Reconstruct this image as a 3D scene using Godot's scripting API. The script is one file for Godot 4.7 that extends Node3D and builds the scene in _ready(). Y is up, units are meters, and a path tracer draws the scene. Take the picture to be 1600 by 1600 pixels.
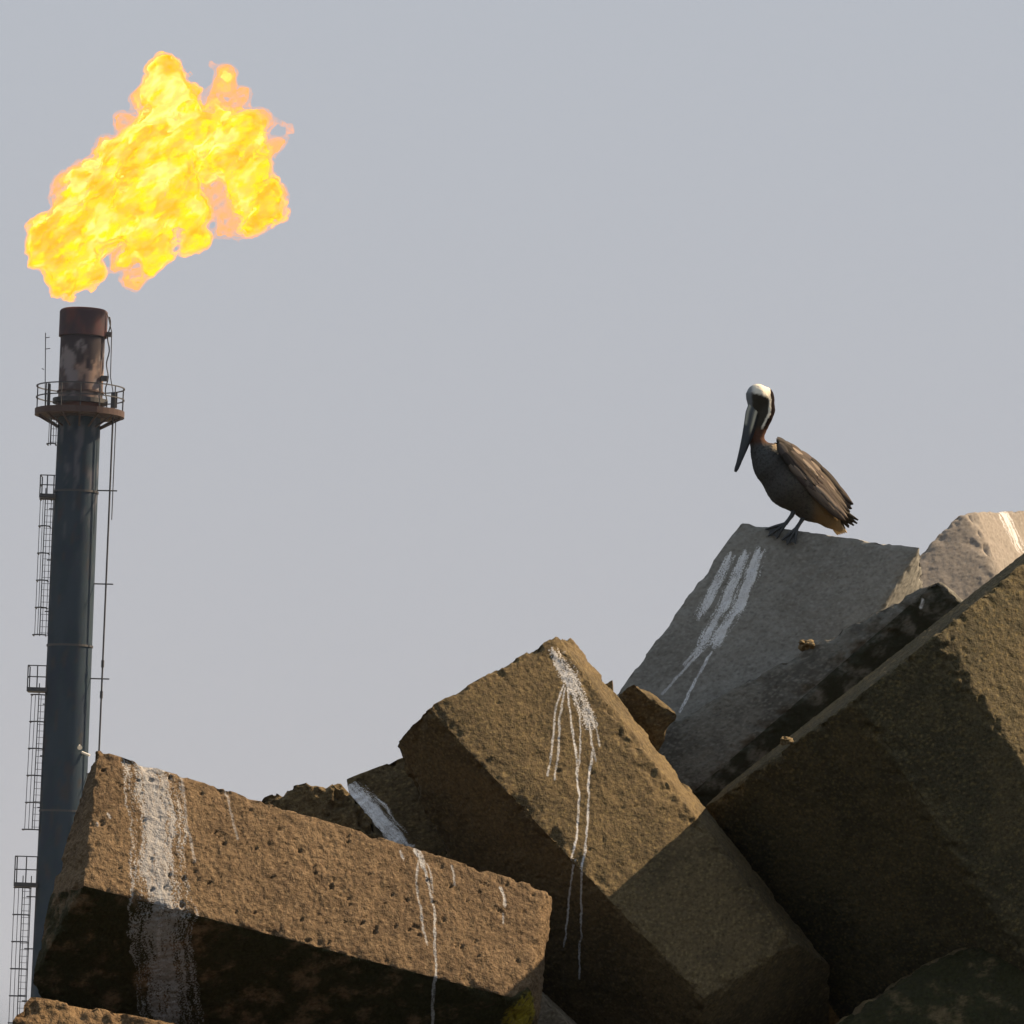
extends Node3D

const PELICAN_UNIT := 0.003155
var planes := {}
var print_frame := {}
var trickles := {}
var M := {}
var rough_noise := FastNoiseLite.new()
var fine_noise := FastNoiseLite.new()
var patch_noise := FastNoiseLite.new()
var chip_noise := FastNoiseLite.new()
var pit_noise := FastNoiseLite.new()
var rng := RandomNumberGenerator.new()

func _ready():
	# ---- camera, sky, sun, exposure
	var camera := Camera3D.new()
	camera.name = "camera"
	camera.fov = 11.4
	camera.near = 0.5
	camera.far = 6000.0
	camera.transform = Transform3D(Basis(Vector3(0.999450, 0.032967, 0.003523), Vector3(-0.033155, 0.993791, 0.106206), Vector3(-0.000000, -0.106264, 0.994338)), Vector3(0, 1.5, 0))
	add_child(camera)
	camera.current = true
	var env := Environment.new()
	env.background_mode = Environment.BG_SKY
	var sky_look := ProceduralSkyMaterial.new()
	sky_look.sky_top_color = Color8(178, 189, 202)
	sky_look.sky_horizon_color = Color8(187, 185, 188)
	sky_look.sky_curve = 0.18
	sky_look.ground_horizon_color = Color8(120, 122, 122)
	sky_look.ground_bottom_color = Color8(60, 68, 66)
	sky_look.ground_curve = 0.1
	sky_look.sky_energy_multiplier = 0.672
	sky_look.ground_energy_multiplier = 0.672
	var sky := Sky.new()
	sky.sky_material = sky_look
	env.sky = sky
	env.tonemap_mode = Environment.TONE_MAPPER_LINEAR
	env.tonemap_exposure = 2.4
	env.fog_enabled = true
	env.fog_density = 0.00008
	env.fog_light_color = Color8(178, 194, 216)
	env.sdfgi_enabled = true
	env.ssao_enabled = true
	env.ssil_enabled = true
	var world := WorldEnvironment.new()
	world.name = "world_environment"
	world.environment = env
	add_child(world)
	var sun := DirectionalLight3D.new()
	sun.name = "sun"
	sun.light_energy = 1.5
	sun.light_color = Color(1.0, 0.875, 0.71)
	sun.light_angular_distance = 0.5
	sun.shadow_enabled = true
	sun.sky_mode = DirectionalLight3D.SKY_MODE_LIGHT_ONLY
	add_child(sun)
	sun.look_at_from_position(Vector3(0.7103, 0.6428, -0.2870) * 60.0, Vector3.ZERO, Vector3.UP)

	rng.seed = 7
	set_noise(rough_noise, 11, 22.0, 4, FastNoiseLite.TYPE_SIMPLEX_SMOOTH)
	set_noise(fine_noise, 12, 60.0, 3, FastNoiseLite.TYPE_SIMPLEX)
	set_noise(patch_noise, 13, 1.6, 4, FastNoiseLite.TYPE_SIMPLEX)
	set_noise(chip_noise, 14, 7.0, 3, FastNoiseLite.TYPE_SIMPLEX)
	set_noise(pit_noise, 15, 9.0, 4, FastNoiseLite.TYPE_SIMPLEX)
	pit_noise.fractal_gain = 0.65
	make_materials()
	# ---- setting
	setting()
	block_table()
	blocks()
	flare_stack()
	flame()
	pelican()

func set_noise(n: FastNoiseLite, s: int, f: float, o: int, t: int):
	n.seed = s
	n.frequency = f
	n.noise_type = t
	n.fractal_octaves = o

# ---------------------------------------------------------------- helpers
func tag(o: Node3D, label: String, category: String, group := "", kind := ""):
	if label: o.set_meta("label", label)
	if category: o.set_meta("category", category)
	if group: o.set_meta("group", group)
	if kind: o.set_meta("kind", kind)
	return o

func part(called: String, m: Mesh, mat: Material, parent: Node) -> MeshInstance3D:
	var o := MeshInstance3D.new()
	o.name = numbered(called, parent)
	o.mesh = m
	o.material_override = mat
	parent.add_child(o, true)
	return o

func numbered(called: String, parent: Node) -> String:
	if not parent.has_node(NodePath(called)): return called
	var k := 1
	while parent.has_node(NodePath("%s_%03d" % [called, k])): k += 1
	return "%s_%03d" % [called, k]

func thing(called: String, at: Vector3) -> Node3D:
	var o := Node3D.new()
	o.name = numbered(called, self)
	add_child(o)
	o.position = at
	return o

func mesh_of(v: PackedVector3Array, n: PackedVector3Array, idx: PackedInt32Array, c := PackedColorArray(), uv2 := PackedVector2Array()) -> ArrayMesh:
	var a := []
	a.resize(Mesh.ARRAY_MAX)
	a[Mesh.ARRAY_VERTEX] = v
	a[Mesh.ARRAY_NORMAL] = n
	a[Mesh.ARRAY_INDEX] = idx
	if c.size(): a[Mesh.ARRAY_COLOR] = c
	if uv2.size(): a[Mesh.ARRAY_TEX_UV2] = uv2
	var m := ArrayMesh.new()
	m.add_surface_from_arrays(Mesh.PRIMITIVE_TRIANGLES, a)
	return m

func normals_for(v: PackedVector3Array, idx: PackedInt32Array, guess := PackedVector3Array(), weight := 0.0) -> PackedVector3Array:
	var n := PackedVector3Array()
	n.resize(v.size())
	for i in range(0, idx.size(), 3):
		var a := idx[i]
		var b := idx[i + 1]
		var c := idx[i + 2]
		var g := (v[c] - v[a]).cross(v[b] - v[a])
		n[a] += g
		n[b] += g
		n[c] += g
	if guess.size():
		var sum := 0.0
		for i in n.size(): sum += n[i].dot(guess[i])
		for i in n.size(): n[i] += guess[i] * (weight if sum > 0.0 else -weight)
	for i in n.size(): n[i] = n[i].normalized()
	return n

func turn_over(n: PackedVector3Array, idx: PackedInt32Array):
	for i in n.size(): n[i] = -n[i]
	for i in range(0, idx.size(), 3):
		var t := idx[i + 1]
		idx[i + 1] = idx[i + 2]
		idx[i + 2] = t

# a tube along points with a radius at each; sides 6..24; capped
func tube(pts: Array, radii: Array, sides := 8, st: SurfaceTool = null) -> SurfaceTool:
	if st == null:
		st = SurfaceTool.new()
		st.begin(Mesh.PRIMITIVE_TRIANGLES)
	var rings := []
	var side := Vector3.ZERO
	for i in pts.size():
		var d: Vector3 = (pts[mini(i + 1, pts.size() - 1)] - pts[maxi(i - 1, 0)]).normalized()
		if side == Vector3.ZERO: side = d.cross(Vector3(0.31, 0.2, 0.93)).normalized()
		side = (side - d * side.dot(d)).normalized()
		var up := side.cross(d)
		var ring := []
		for k in sides:
			var a := TAU * k / sides
			ring.append([pts[i] + (side * cos(a) + up * sin(a)) * radii[i], side * cos(a) + up * sin(a)])
		rings.append(ring)
	for i in range(1, pts.size()):
		for k in sides:
			var q := (k + 1) % sides
			for c in [rings[i - 1][k], rings[i][q], rings[i][k], rings[i - 1][k], rings[i - 1][q], rings[i][q]]:
				st.set_normal(c[1])
				st.add_vertex(c[0])
	for e in [0, pts.size() - 1]:
		var d: Vector3 = (pts[e] - pts[1 if e == 0 else e - 1]).normalized()
		for k in sides:
			var q := (k + 1) % sides
			for c in ([pts[e], rings[e][q][0], rings[e][k][0]] if e == 0 else [pts[e], rings[e][k][0], rings[e][q][0]]):
				st.set_normal(d)
				st.add_vertex(c)
	return st

func bar(a: Vector3, b: Vector3, r: float, sides := 6) -> ArrayMesh:
	return tube([a, b], [r, r], sides).commit()

func box(size: Vector3, at: Vector3, st: SurfaceTool) -> SurfaceTool:
	var b := BoxMesh.new()
	b.size = size
	st.append_from(b, 0, Transform3D(Basis(), at))
	return st

# ring band (closed): outer radius, inner radius, height
func ring_mesh(ro: float, ri: float, h: float, sides := 40, from := 0.0, to := TAU) -> ArrayMesh:
	var v := PackedVector3Array()
	var idx := PackedInt32Array()
	for i in sides + 1:
		var a := lerpf(from, to, float(i) / sides)
		var d := Vector3(cos(a), 0, sin(a))
		for c in [d * ro, d * ro + Vector3(0, h, 0), d * ri + Vector3(0, h, 0), d * ri]: v.append(c)
	for i in sides:
		for k in 4:
			var a := i * 4 + k
			var b := i * 4 + (k + 1) % 4
			idx.append_array([a, a + 4, b, b, a + 4, b + 4])
	# flat corners: split vertices
	var fv := PackedVector3Array()
	var fi := PackedInt32Array()
	for i in idx.size():
		fv.append(v[idx[i]])
		fi.append(i)
	var n := PackedVector3Array()
	n.resize(fv.size())
	for i in range(0, fv.size(), 6):
		var g := (fv[i + 2] - fv[i]).cross(fv[i + 1] - fv[i]).normalized()
		for k in 6: n[i + k] = g
	return mesh_of(fv, n, fi)

# surface nets over a sampled field (negative inside)
func nets(lo: Vector3, h: float, nx: int, ny: int, nz: int, f: PackedFloat32Array) -> Array:
	var v := PackedVector3Array()
	var idx := PackedInt32Array()
	var at := PackedInt32Array()
	at.resize(nx * ny * nz)
	at.fill(-1)
	var sy := nx
	var sz := nx * ny
	var off := [0, 1, sy, sy + 1, sz, sz + 1, sz + sy, sz + sy + 1]
	var ed := [[0, 1], [2, 3], [4, 5], [6, 7], [0, 2], [1, 3], [4, 6], [5, 7], [0, 4], [1, 5], [2, 6], [3, 7]]
	for z in nz - 1:
		for y in ny - 1:
			var row := z * sz + y * sy
			for x in nx - 1:
				var i := row + x
				var s0 := f[i] < 0.0
				if s0 == (f[i + 1] < 0.0) and s0 == (f[i + sy] < 0.0) and s0 == (f[i + sy + 1] < 0.0) and s0 == (f[i + sz] < 0.0) and s0 == (f[i + sz + 1] < 0.0) and s0 == (f[i + sz + sy] < 0.0) and s0 == (f[i + sz + sy + 1] < 0.0): continue
				var p := Vector3.ZERO
				var n := 0
				for e in ed:
					var a := f[i + off[e[0]]]
					var b := f[i + off[e[1]]]
					if (a < 0.0) != (b < 0.0):
						var t := a / (a - b)
						var ca := Vector3(e[0] & 1, (e[0] >> 1) & 1, e[0] >> 2)
						var cb := Vector3(e[1] & 1, (e[1] >> 1) & 1, e[1] >> 2)
						p += ca.lerp(cb, t)
						n += 1
				at[i] = v.size()
				v.append(lo + (Vector3(x, y, z) + p / n) * h)
	for z in range(1, nz - 1):
		for y in range(1, ny - 1):
			var row := z * sz + y * sy
			for x in range(1, nx - 1):
				var i := row + x
				if at[i] < 0: continue
				var s := f[i] < 0.0
				for w in 3:
					var step: int = [1, sy, sz][w]
					if (f[i + step] < 0.0) == s: continue
					var u: int = [sy, sz, 1][w]
					var t: int = [sz, 1, sy][w]
					var a := at[i]
					var b := at[i - u]
					var c := at[i - u - t]
					var d := at[i - t]
					if a < 0 or b < 0 or c < 0 or d < 0: continue
					if s: idx.append_array([a, d, c, a, c, b])
					else: idx.append_array([a, b, c, a, c, d])
	var volume := 0.0
	for i in range(0, idx.size(), 3): volume += v[idx[i]].dot(v[idx[i + 2]].cross(v[idx[i + 1]]))
	if volume < 0.0: turn_over(PackedVector3Array(), idx)
	return [v, idx]

func make_materials():
	var grain := NoiseTexture2D.new()
	grain.width = 1024
	grain.height = 1024
	grain.seamless = true
	var gn := FastNoiseLite.new()
	gn.seed = 5
	gn.frequency = 0.035
	gn.fractal_octaves = 5
	gn.fractal_gain = 0.7
	grain.noise = gn
	var ramp := Gradient.new()
	ramp.offsets = PackedFloat32Array([0.0, 0.3, 0.5, 0.7, 1.0])
	ramp.colors = PackedColorArray([Color(0.5, 0.47, 0.42), Color(0.74, 0.72, 0.69), Color(0.86, 0.85, 0.83), Color(0.95, 0.94, 0.92), Color(1, 1, 1)])
	grain.color_ramp = ramp
	var relief := NoiseTexture2D.new()
	relief.width = 1024
	relief.height = 1024
	relief.seamless = true
	var rn := FastNoiseLite.new()
	rn.seed = 6
	rn.frequency = 0.02
	rn.fractal_octaves = 5
	rn.fractal_gain = 0.72
	relief.noise = rn
	M.grain = grain
	var soft: NoiseTexture2D = grain.duplicate()
	var soft_ramp := Gradient.new()
	soft_ramp.offsets = PackedFloat32Array([0.0, 0.5, 1.0])
	soft_ramp.colors = PackedColorArray([Color(0.78, 0.77, 0.75), Color(0.87, 0.87, 0.86), Color(0.95, 0.95, 0.95)])
	soft.color_ramp = soft_ramp
	M.soft = soft
	M.relief = relief
	M.steel = plain(Color(0.02, 0.022, 0.028), 0.6)
	M.vertex = plain(Color.WHITE, 0.85)
	M.vertex.vertex_color_use_as_albedo = true
	M.feather = plain(Color.WHITE, 0.92)
	M.feather.metallic_specular = 0.15
	M.feather.vertex_color_use_as_albedo = true
	M.stack = plain(Color.WHITE, 0.75)
	M.stack.metallic_specular = 0.25
	M.stack.vertex_color_use_as_albedo = true
	M.leg = plain(Color(0.03, 0.035, 0.04), 0.5)
	M.eye = plain(Color(0.02, 0.015, 0.01), 0.15)
	M.lamp = plain(Color(0.8, 0.78, 0.72), 0.4)
	M.rust = plain(Color(0.042, 0.022, 0.02), 0.9)

func plain(c: Color, rough: float) -> StandardMaterial3D:
	var m := StandardMaterial3D.new()
	m.albedo_color = c.linear_to_srgb()
	m.roughness = rough
	return m

func concrete(size: float, depth_cm: float, print_tex: Texture2D = null, grain := "grain") -> StandardMaterial3D:
	var m := StandardMaterial3D.new()
	m.albedo_color = Color.WHITE
	m.albedo_texture = M[grain]
	m.vertex_color_use_as_albedo = true
	m.roughness = 0.93
	m.metallic_specular = 0.3
	m.uv1_triplanar = true
	m.uv1_scale = Vector3.ONE / size
	m.heightmap_enabled = true
	m.heightmap_texture = M.relief
	m.heightmap_scale = depth_cm
	if print_tex:
		m.detail_enabled = true
		m.detail_uv_layer = BaseMaterial3D.DETAIL_UV_2
		m.detail_albedo = print_tex
		m.detail_blend_mode = BaseMaterial3D.BLEND_MODE_MIX
	return m

# ---------------------------------------------------------------- setting
func setting():
	var water := PlaneMesh.new()
	water.size = Vector2(2400, 2400)
	var wm := plain(Color(0.03, 0.045, 0.045), 0.12)
	var wave := NoiseTexture2D.new()
	wave.width = 512
	wave.height = 512
	wave.seamless = true
	wave.noise = FastNoiseLite.new()
	wm.uv1_triplanar = true
	wm.uv1_scale = Vector3.ONE / 6.0
	wm.heightmap_enabled = true
	wm.heightmap_texture = wave
	wm.heightmap_scale = 20.0
	var w := part("water", water, wm, self)
	w.position = Vector3(0, 0, -700)
	tag(w, "grey green harbour water around the breakwater", "water", "", "structure")
	var land := BoxMesh.new()
	land.size = Vector3(900, 3.0, 260)
	var l := part("ground", land, plain(Color(0.16, 0.14, 0.1), 0.95), self)
	l.position = Vector3(-200, -0.3, -345)
	tag(l, "low sandy refinery ground under the flare stack", "ground", "", "structure")
	# rubble slope of the breakwater, under the blocks
	var v := PackedVector3Array()
	var idx := PackedInt32Array()
	var nx := 260
	var nz := 150
	for j in nz + 1:
		for i in nx + 1:
			var x := -9.0 + 22.0 * i / nx
			var t := float(j) / nz
			var z := lerpf(-19.0, -33.0, t)
			var y := 1.25 * sin(PI * clampf(t * 1.05, 0, 1)) - 0.3 + 0.22 * chip_noise.get_noise_2d(x * 0.25, z * 0.25) + 0.16 * rough_noise.get_noise_2d(x * 0.15, z * 0.15) + 0.04 * rough_noise.get_noise_2d(x * 0.6, z * 0.6)
			if x > 0.0: y += 0.35 * smoothstep(0.0, 2.0, x) * sin(PI * t)
			v.append(Vector3(x, y, z))
	for j in nz:
		for i in nx:
			var a := j * (nx + 1) + i
			idx.append_array([a, a + 1, a + nx + 1, a + 1, a + nx + 2, a + nx + 1])
	var n := normals_for(v, idx)
	if n[50].y < 0.0: turn_over(n, idx)
	var rubble := concrete(1.1, 1.2)
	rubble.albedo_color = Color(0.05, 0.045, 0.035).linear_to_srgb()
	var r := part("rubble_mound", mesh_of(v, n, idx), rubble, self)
	tag(r, "dark rubble mound of the breakwater under the blocks", "breakwater", "", "structure")

# ---------------------------------------------------------------- concrete blocks
func block_table():
	planes["A"] = [["face", Plane(0.399980, 0.515140, 0.758055, -15.86326), 1],
		["top", Plane(0.129789, 0.936380, -0.326108, 9.50535), 0],
		["left", Plane(-0.881900, 0.273488, 0.384001, -6.11770), 1],
		["leftback", Plane(-0.834902, 0.160213, -0.526564, 13.44956), 0],
		["low", Plane(0.099386, -0.721524, 0.685219, -16.45516), 1],
		["lowleft", Plane(-0.906034, 0.130672, 0.402527, -6.78202), 1],
		["right", Plane(0.975219, 0.024080, 0.219929, -4.70033), 1],
		["rightlow", Plane(0.772872, -0.377175, 0.510302, -11.92046), 1],
		["rightback", Plane(0.916359, -0.245697, -0.316101, 6.85993), 0],
		["back", Plane(-0.094344, -0.215733, -0.971884, 21.91405), 0]]
	print_frame["A"] = [Vector3(0.9450, 0.0000, -0.3270), Vector3(0.0438, 0.9910, 0.1266), Vector2(5.233, -1.906), 2.474]
	trickles["A"] = [["w", [Vector2(0.526, 1.718), Vector2(0.515, 1.476), Vector2(0.491, 1.226), Vector2(0.511, 1.116)], 0.1808, 0.60],
		["w", [Vector2(0.511, 1.116), Vector2(0.572, 0.939), Vector2(0.670, 0.669)], 0.1622, 0.42],
		["w", [Vector2(0.510, 1.730), Vector2(0.512, 1.577), Vector2(0.496, 1.400)], 0.0931, 0.60],
		["w", [Vector2(0.539, 0.997), Vector2(0.639, 0.760), Vector2(0.694, 0.639)], 0.1630, 0.12],
		["s", [Vector2(0.534, 1.667), Vector2(0.522, 1.502), Vector2(0.484, 1.276), Vector2(0.523, 1.027), Vector2(0.612, 0.758)], 0.0246, 0.90],
		["s", [Vector2(0.659, 1.709), Vector2(0.659, 1.607), Vector2(0.653, 1.505), Vector2(0.668, 1.430), Vector2(0.673, 1.367)], 0.0165, 0.60],
		["s", [Vector2(0.858, 1.656), Vector2(0.867, 1.562), Vector2(0.883, 1.455)], 0.0138, 0.50],
		["s", [Vector2(1.735, 1.431), Vector2(1.749, 1.405), Vector2(1.755, 1.375)], 0.0363, 0.95],
		["s", [Vector2(1.734, 1.392), Vector2(1.704, 1.302), Vector2(1.702, 1.175), Vector2(1.705, 1.112), Vector2(1.713, 1.059)], 0.0139, 0.80],
		["s", [Vector2(1.756, 1.380), Vector2(1.764, 1.290), Vector2(1.769, 1.189), Vector2(1.744, 1.025), Vector2(1.729, 0.893), Vector2(1.791, 0.695)], 0.0153, 0.95],
		["s", [Vector2(1.776, 1.385), Vector2(1.784, 1.329), Vector2(1.778, 1.265)], 0.0112, 0.70],
		["s", [Vector2(1.656, 1.424), Vector2(1.661, 1.398)], 0.0167, 0.80],
		["s", [Vector2(1.889, 1.373), Vector2(1.894, 1.337), Vector2(1.889, 1.296)], 0.0140, 0.70],
		["s", [Vector2(2.119, 1.290), Vector2(2.129, 1.260), Vector2(2.117, 1.218)], 0.0168, 0.90],
		["s", [Vector2(2.105, 1.188), Vector2(2.100, 1.152)], 0.0140, 0.70],
		["s", [Vector2(0.296, 1.541), Vector2(0.302, 1.526)], 0.0136, 0.80],
		["s", [Vector2(0.244, 1.504), Vector2(0.246, 1.494)], 0.0108, 0.70]]
	planes["B"] = [["face", Plane(0.343784, 0.448411, 0.825070, -17.83421), 1],
		["left", Plane(-0.633691, -0.573608, 0.519047, -13.54575), 1],
		["end", Plane(-0.603749, 0.791125, -0.098018, 4.91413), 0],
		["right", Plane(0.729815, 0.644343, 0.228456, -3.00477), 1],
		["rightback", Plane(0.734433, 0.521517, -0.434313, 12.42512), 0],
		["leftback", Plane(-0.874331, -0.257725, -0.411246, 9.36304), 0],
		["low", Plane(0.704366, -0.484498, 0.518778, -12.14340), 1],
		["foot", Plane(0.557823, -0.825261, -0.088195, 1.64329), 0],
		["back", Plane(-0.097591, 0.001477, -0.995226, 24.19462), 0]]
	print_frame["B"] = [Vector3(0.9915, -0.0000, 0.1304), Vector3(-0.0011, 1.0000, 0.0083), Vector2(-3.622, 0.723), 2.605]
	trickles["B"] = [["w", [Vector2(0.783, 2.447), Vector2(0.816, 2.387), Vector2(0.853, 2.328)], 0.0587, 0.34],
		["s", [Vector2(0.830, 2.358), Vector2(0.840, 2.315), Vector2(0.849, 2.273)], 0.0411, 0.85],
		["s", [Vector2(0.819, 2.302), Vector2(0.796, 2.193), Vector2(0.796, 2.057), Vector2(0.796, 1.966), Vector2(0.797, 1.871)], 0.0111, 0.85],
		["s", [Vector2(0.826, 2.287), Vector2(0.817, 2.149), Vector2(0.824, 2.013), Vector2(0.829, 1.854)], 0.0111, 0.80],
		["s", [Vector2(0.837, 2.287), Vector2(0.854, 2.197), Vector2(0.875, 2.092), Vector2(0.911, 1.943), Vector2(0.933, 1.795), Vector2(0.941, 1.588), Vector2(0.925, 1.415), Vector2(0.887, 1.246), Vector2(0.858, 1.103)], 0.0111, 0.95],
		["s", [Vector2(0.856, 2.289), Vector2(0.899, 2.185), Vector2(0.916, 2.034), Vector2(0.923, 1.899)], 0.0088, 0.90],
		["s", [Vector2(0.864, 2.329), Vector2(0.909, 2.231), Vector2(0.946, 2.127), Vector2(0.971, 2.007), Vector2(0.972, 1.872), Vector2(0.979, 1.678), Vector2(0.984, 1.502), Vector2(0.961, 1.275), Vector2(0.924, 0.961)], 0.0111, 0.90],
		["s", [Vector2(0.874, 2.311), Vector2(0.925, 2.201), Vector2(0.975, 2.113), Vector2(1.003, 2.021)], 0.0088, 0.70],
		["s", [Vector2(0.892, 2.291), Vector2(0.935, 2.187), Vector2(0.957, 2.067), Vector2(0.990, 1.948)], 0.0088, 0.60],
		["w", [Vector2(0.857, 2.335), Vector2(0.910, 2.216), Vector2(0.946, 2.127)], 0.0469, 0.20]]
	planes["C"] = [["face", Plane(0.100974, -0.151712, 0.983254, -22.69800), 1],
		["left", Plane(-0.620416, -0.569287, 0.539440, -15.02968), 1],
		["right", Plane(0.565413, 0.241457, 0.788674, -16.03523), 1],
		["end", Plane(-0.642565, 0.765013, 0.043183, 0.43331), 1],
		["leftback", Plane(-0.811553, -0.467546, -0.350402, 6.35433), 0],
		["rightback", Plane(0.849614, 0.505405, -0.150742, 8.03334), 0],
		["foot", Plane(0.433981, -0.879438, -0.195575, 5.17356), 0],
		["back", Plane(-0.003299, 0.204623, -0.978835, 24.44953), 0]]
	planes["G1"] = [["face", Plane(-0.310073, 0.212231, 0.926722, -22.74188), 1],
		["top", Plane(-0.411601, 0.843897, -0.344126, 10.95241), 0],
		["low", Plane(0.224263, -0.367703, 0.902497, -23.28383), 1],
		["end", Plane(0.661417, 0.605056, 0.443210, -7.24532), 1],
		["endback", Plane(0.329978, 0.847202, -0.416369, 14.31309), 0],
		["foot", Plane(-0.779667, -0.622649, -0.066542, -0.19458), 0],
		["bottom", Plane(0.237087, -0.971488, -0.000776, -1.60524), 0],
		["back", Plane(0.000000, 0.106264, -0.994338, 25.75940), 0]]
	print_frame["G1"] = [Vector3(0.9483, -0.0000, 0.3173), Vector3(0.0673, 0.9772, -0.2013), Vector2(-7.896, 6.940), 3.347]
	trickles["G1"] = [["s", [Vector2(1.939, 1.873), Vector2(1.933, 1.840)], 0.0185, 0.95]]
	planes["D"] = [["face", Plane(-0.155994, 0.041340, 0.986892, -24.93997), 1],
		["top", Plane(0.163637, 0.950090, -0.265617, 10.88417), 0],
		["left", Plane(-0.723722, 0.516715, -0.457418, 12.91000), 0],
		["end", Plane(0.833119, -0.492191, 0.252310, -6.66415), 1],
		["bottom", Plane(0.332582, -0.937735, -0.100215, 0.32815), 0],
		["back", Plane(0.000000, 0.106264, -0.994338, 26.45940), 0]]
	print_frame["D"] = [Vector3(0.9877, -0.0000, 0.1561), Vector3(0.0065, 0.9991, -0.0408), Vector2(-4.151, 3.298), 2.276]
	trickles["D"] = [["w", [Vector2(1.283, 1.751), Vector2(1.193, 1.573), Vector2(1.134, 1.454)], 0.0347, 0.42],
		["w", [Vector2(1.356, 1.758), Vector2(1.259, 1.526), Vector2(1.128, 1.253)], 0.0410, 0.50],
		["w", [Vector2(1.426, 1.766), Vector2(1.347, 1.544), Vector2(1.221, 1.318)], 0.0535, 0.60],
		["s", [Vector2(1.365, 1.758), Vector2(1.252, 1.526), Vector2(1.119, 1.237), Vector2(0.966, 1.058)], 0.0158, 0.50],
		["s", [Vector2(1.417, 1.747), Vector2(1.317, 1.496), Vector2(1.209, 1.296)], 0.0220, 0.60],
		["s", [Vector2(1.203, 1.270), Vector2(1.132, 1.135), Vector2(1.055, 0.974)], 0.0158, 0.75],
		["s", [Vector2(1.312, 1.639), Vector2(1.200, 1.382), Vector2(1.072, 1.204)], 0.0189, 0.50]]
	planes["E"] = [["face", Plane(0.266669, 0.336179, 0.903256, -21.54496), 1],
		["right", Plane(0.745616, 0.440030, 0.500430, -9.41563), 1],
		["top", Plane(-0.317535, 0.946632, -0.055306, 4.85251), 0],
		["left", Plane(-0.802671, 0.485495, -0.346431, 9.34999), 0],
		["rightb", Plane(0.920929, 0.268487, -0.282495, 11.41602), 0],
		["bottom", Plane(0.132440, -0.985579, -0.105328, 0.05038), 0],
		["leftb", Plane(-0.991191, -0.131690, -0.014074, -2.11661), 0],
		["back", Plane(0.000000, 0.106264, -0.994338, 27.25940), 0]]
	print_frame["E"] = [Vector3(0.9591, 0.0000, -0.2831), Vector3(-0.0952, 0.9418, -0.3224), Vector2(9.181, 10.789), 1.909]
	trickles["E"] = [["w", [Vector2(0.831, 1.495), Vector2(0.801, 1.564), Vector2(0.777, 1.656)], 0.0792, 0.32]]
	planes["F"] = [["face", Plane(0.107064, -0.299905, 0.947942, -24.01759), 1],
		["top", Plane(0.544311, 0.830736, 0.116630, 0.23417), 1],
		["left", Plane(-0.579390, -0.453067, 0.677522, -18.35278), 1],
		["leftb", Plane(-0.454187, 0.883992, -0.110784, 5.35281), 0],
		["right", Plane(0.835761, -0.289652, -0.466482, 11.17797), 0],
		["leftc", Plane(-0.973539, -0.227226, -0.024283, -0.65792), 0],
		["back", Plane(0.000000, 0.106264, -0.994338, 25.10940), 0]]
	planes["G"] = [["face", Plane(0.040126, 0.199334, 0.979110, -22.54056), 1],
		["right", Plane(0.524790, 0.558209, 0.642649, -14.01178), 1],
		["rightb", Plane(0.662981, 0.558961, -0.498016, 12.79544), 0],
		["top", Plane(-0.158890, 0.940522, -0.300286, 9.79984), 0],
		["topl", Plane(-0.438102, 0.839944, -0.320250, 10.25627), 0],
		["left", Plane(-0.999450, -0.032967, -0.003523, 1.32860), 0],
		["bottom", Plane(0.033155, -0.993791, -0.106206, 0.85492), 0],
		["back", Plane(0.000000, 0.106264, -0.994338, 24.35940), 0]]
	planes["I"] = [["face", Plane(-0.161702, 0.196601, 0.967058, -22.81797), 1],
		["top", Plane(-0.327192, 0.878895, -0.347115, 11.14635), 0],
		["left", Plane(-0.896292, -0.297523, -0.328848, 7.83040), 0],
		["right", Plane(0.999450, 0.032967, 0.003523, 0.53255), 0],
		["bottom", Plane(0.033155, -0.993791, -0.106206, 0.80402), 0],
		["back", Plane(0.000000, 0.106264, -0.994338, 25.15940), 0]]
	print_frame["I"] = [Vector3(0.9863, -0.0000, 0.1649), Vector3(0.0324, 0.9805, -0.1939), Vector2(-4.801, 6.303), 1.708]
	trickles["I"] = [["s", [Vector2(0.089, 1.075), Vector2(0.178, 0.990), Vector2(0.271, 0.896), Vector2(0.394, 0.772)], 0.0727, 0.85],
		["w", [Vector2(0.115, 1.057), Vector2(0.214, 0.972), Vector2(0.314, 0.863)], 0.0787, 0.50]]
	planes["J"] = [["face", Plane(0.280278, 0.528164, 0.801553, -16.52139), 1],
		["top", Plane(0.063796, 0.941264, -0.331591, 8.47531), 0],
		["left", Plane(-0.909440, 0.259734, -0.324742, 9.01963), 0],
		["right", Plane(0.960502, -0.201760, 0.191645, -5.23233), 0],
		["low", Plane(0.016810, -0.595465, 0.803205, -17.81184), 1],
		["bottom", Plane(0.033155, -0.993791, -0.106206, 1.39142), 0],
		["back", Plane(0.000000, 0.106264, -0.994338, 21.75940), 0]]
	planes["K"] = [["face", Plane(-0.020631, 0.535195, 0.844477, -18.47502), 1],
		["t1", Plane(-0.274011, 0.947487, -0.164886, 5.27017), 0],
		["t2", Plane(-0.574048, 0.804005, -0.155066, 4.16896), 0],
		["t3", Plane(-0.733136, 0.654316, -0.185424, 4.32098), 0],
		["low", Plane(0.010485, -0.415075, 0.909727, -21.11577), 1],
		["left", Plane(-0.973539, -0.227226, -0.024283, -0.78911), 0],
		["right", Plane(0.999450, 0.032967, 0.003523, 2.90661), 0],
		["bottom", Plane(0.033155, -0.993791, -0.106206, 1.93790), 0],
		["back", Plane(0.000000, 0.106264, -0.994338, 24.05940), 0]]
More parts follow.
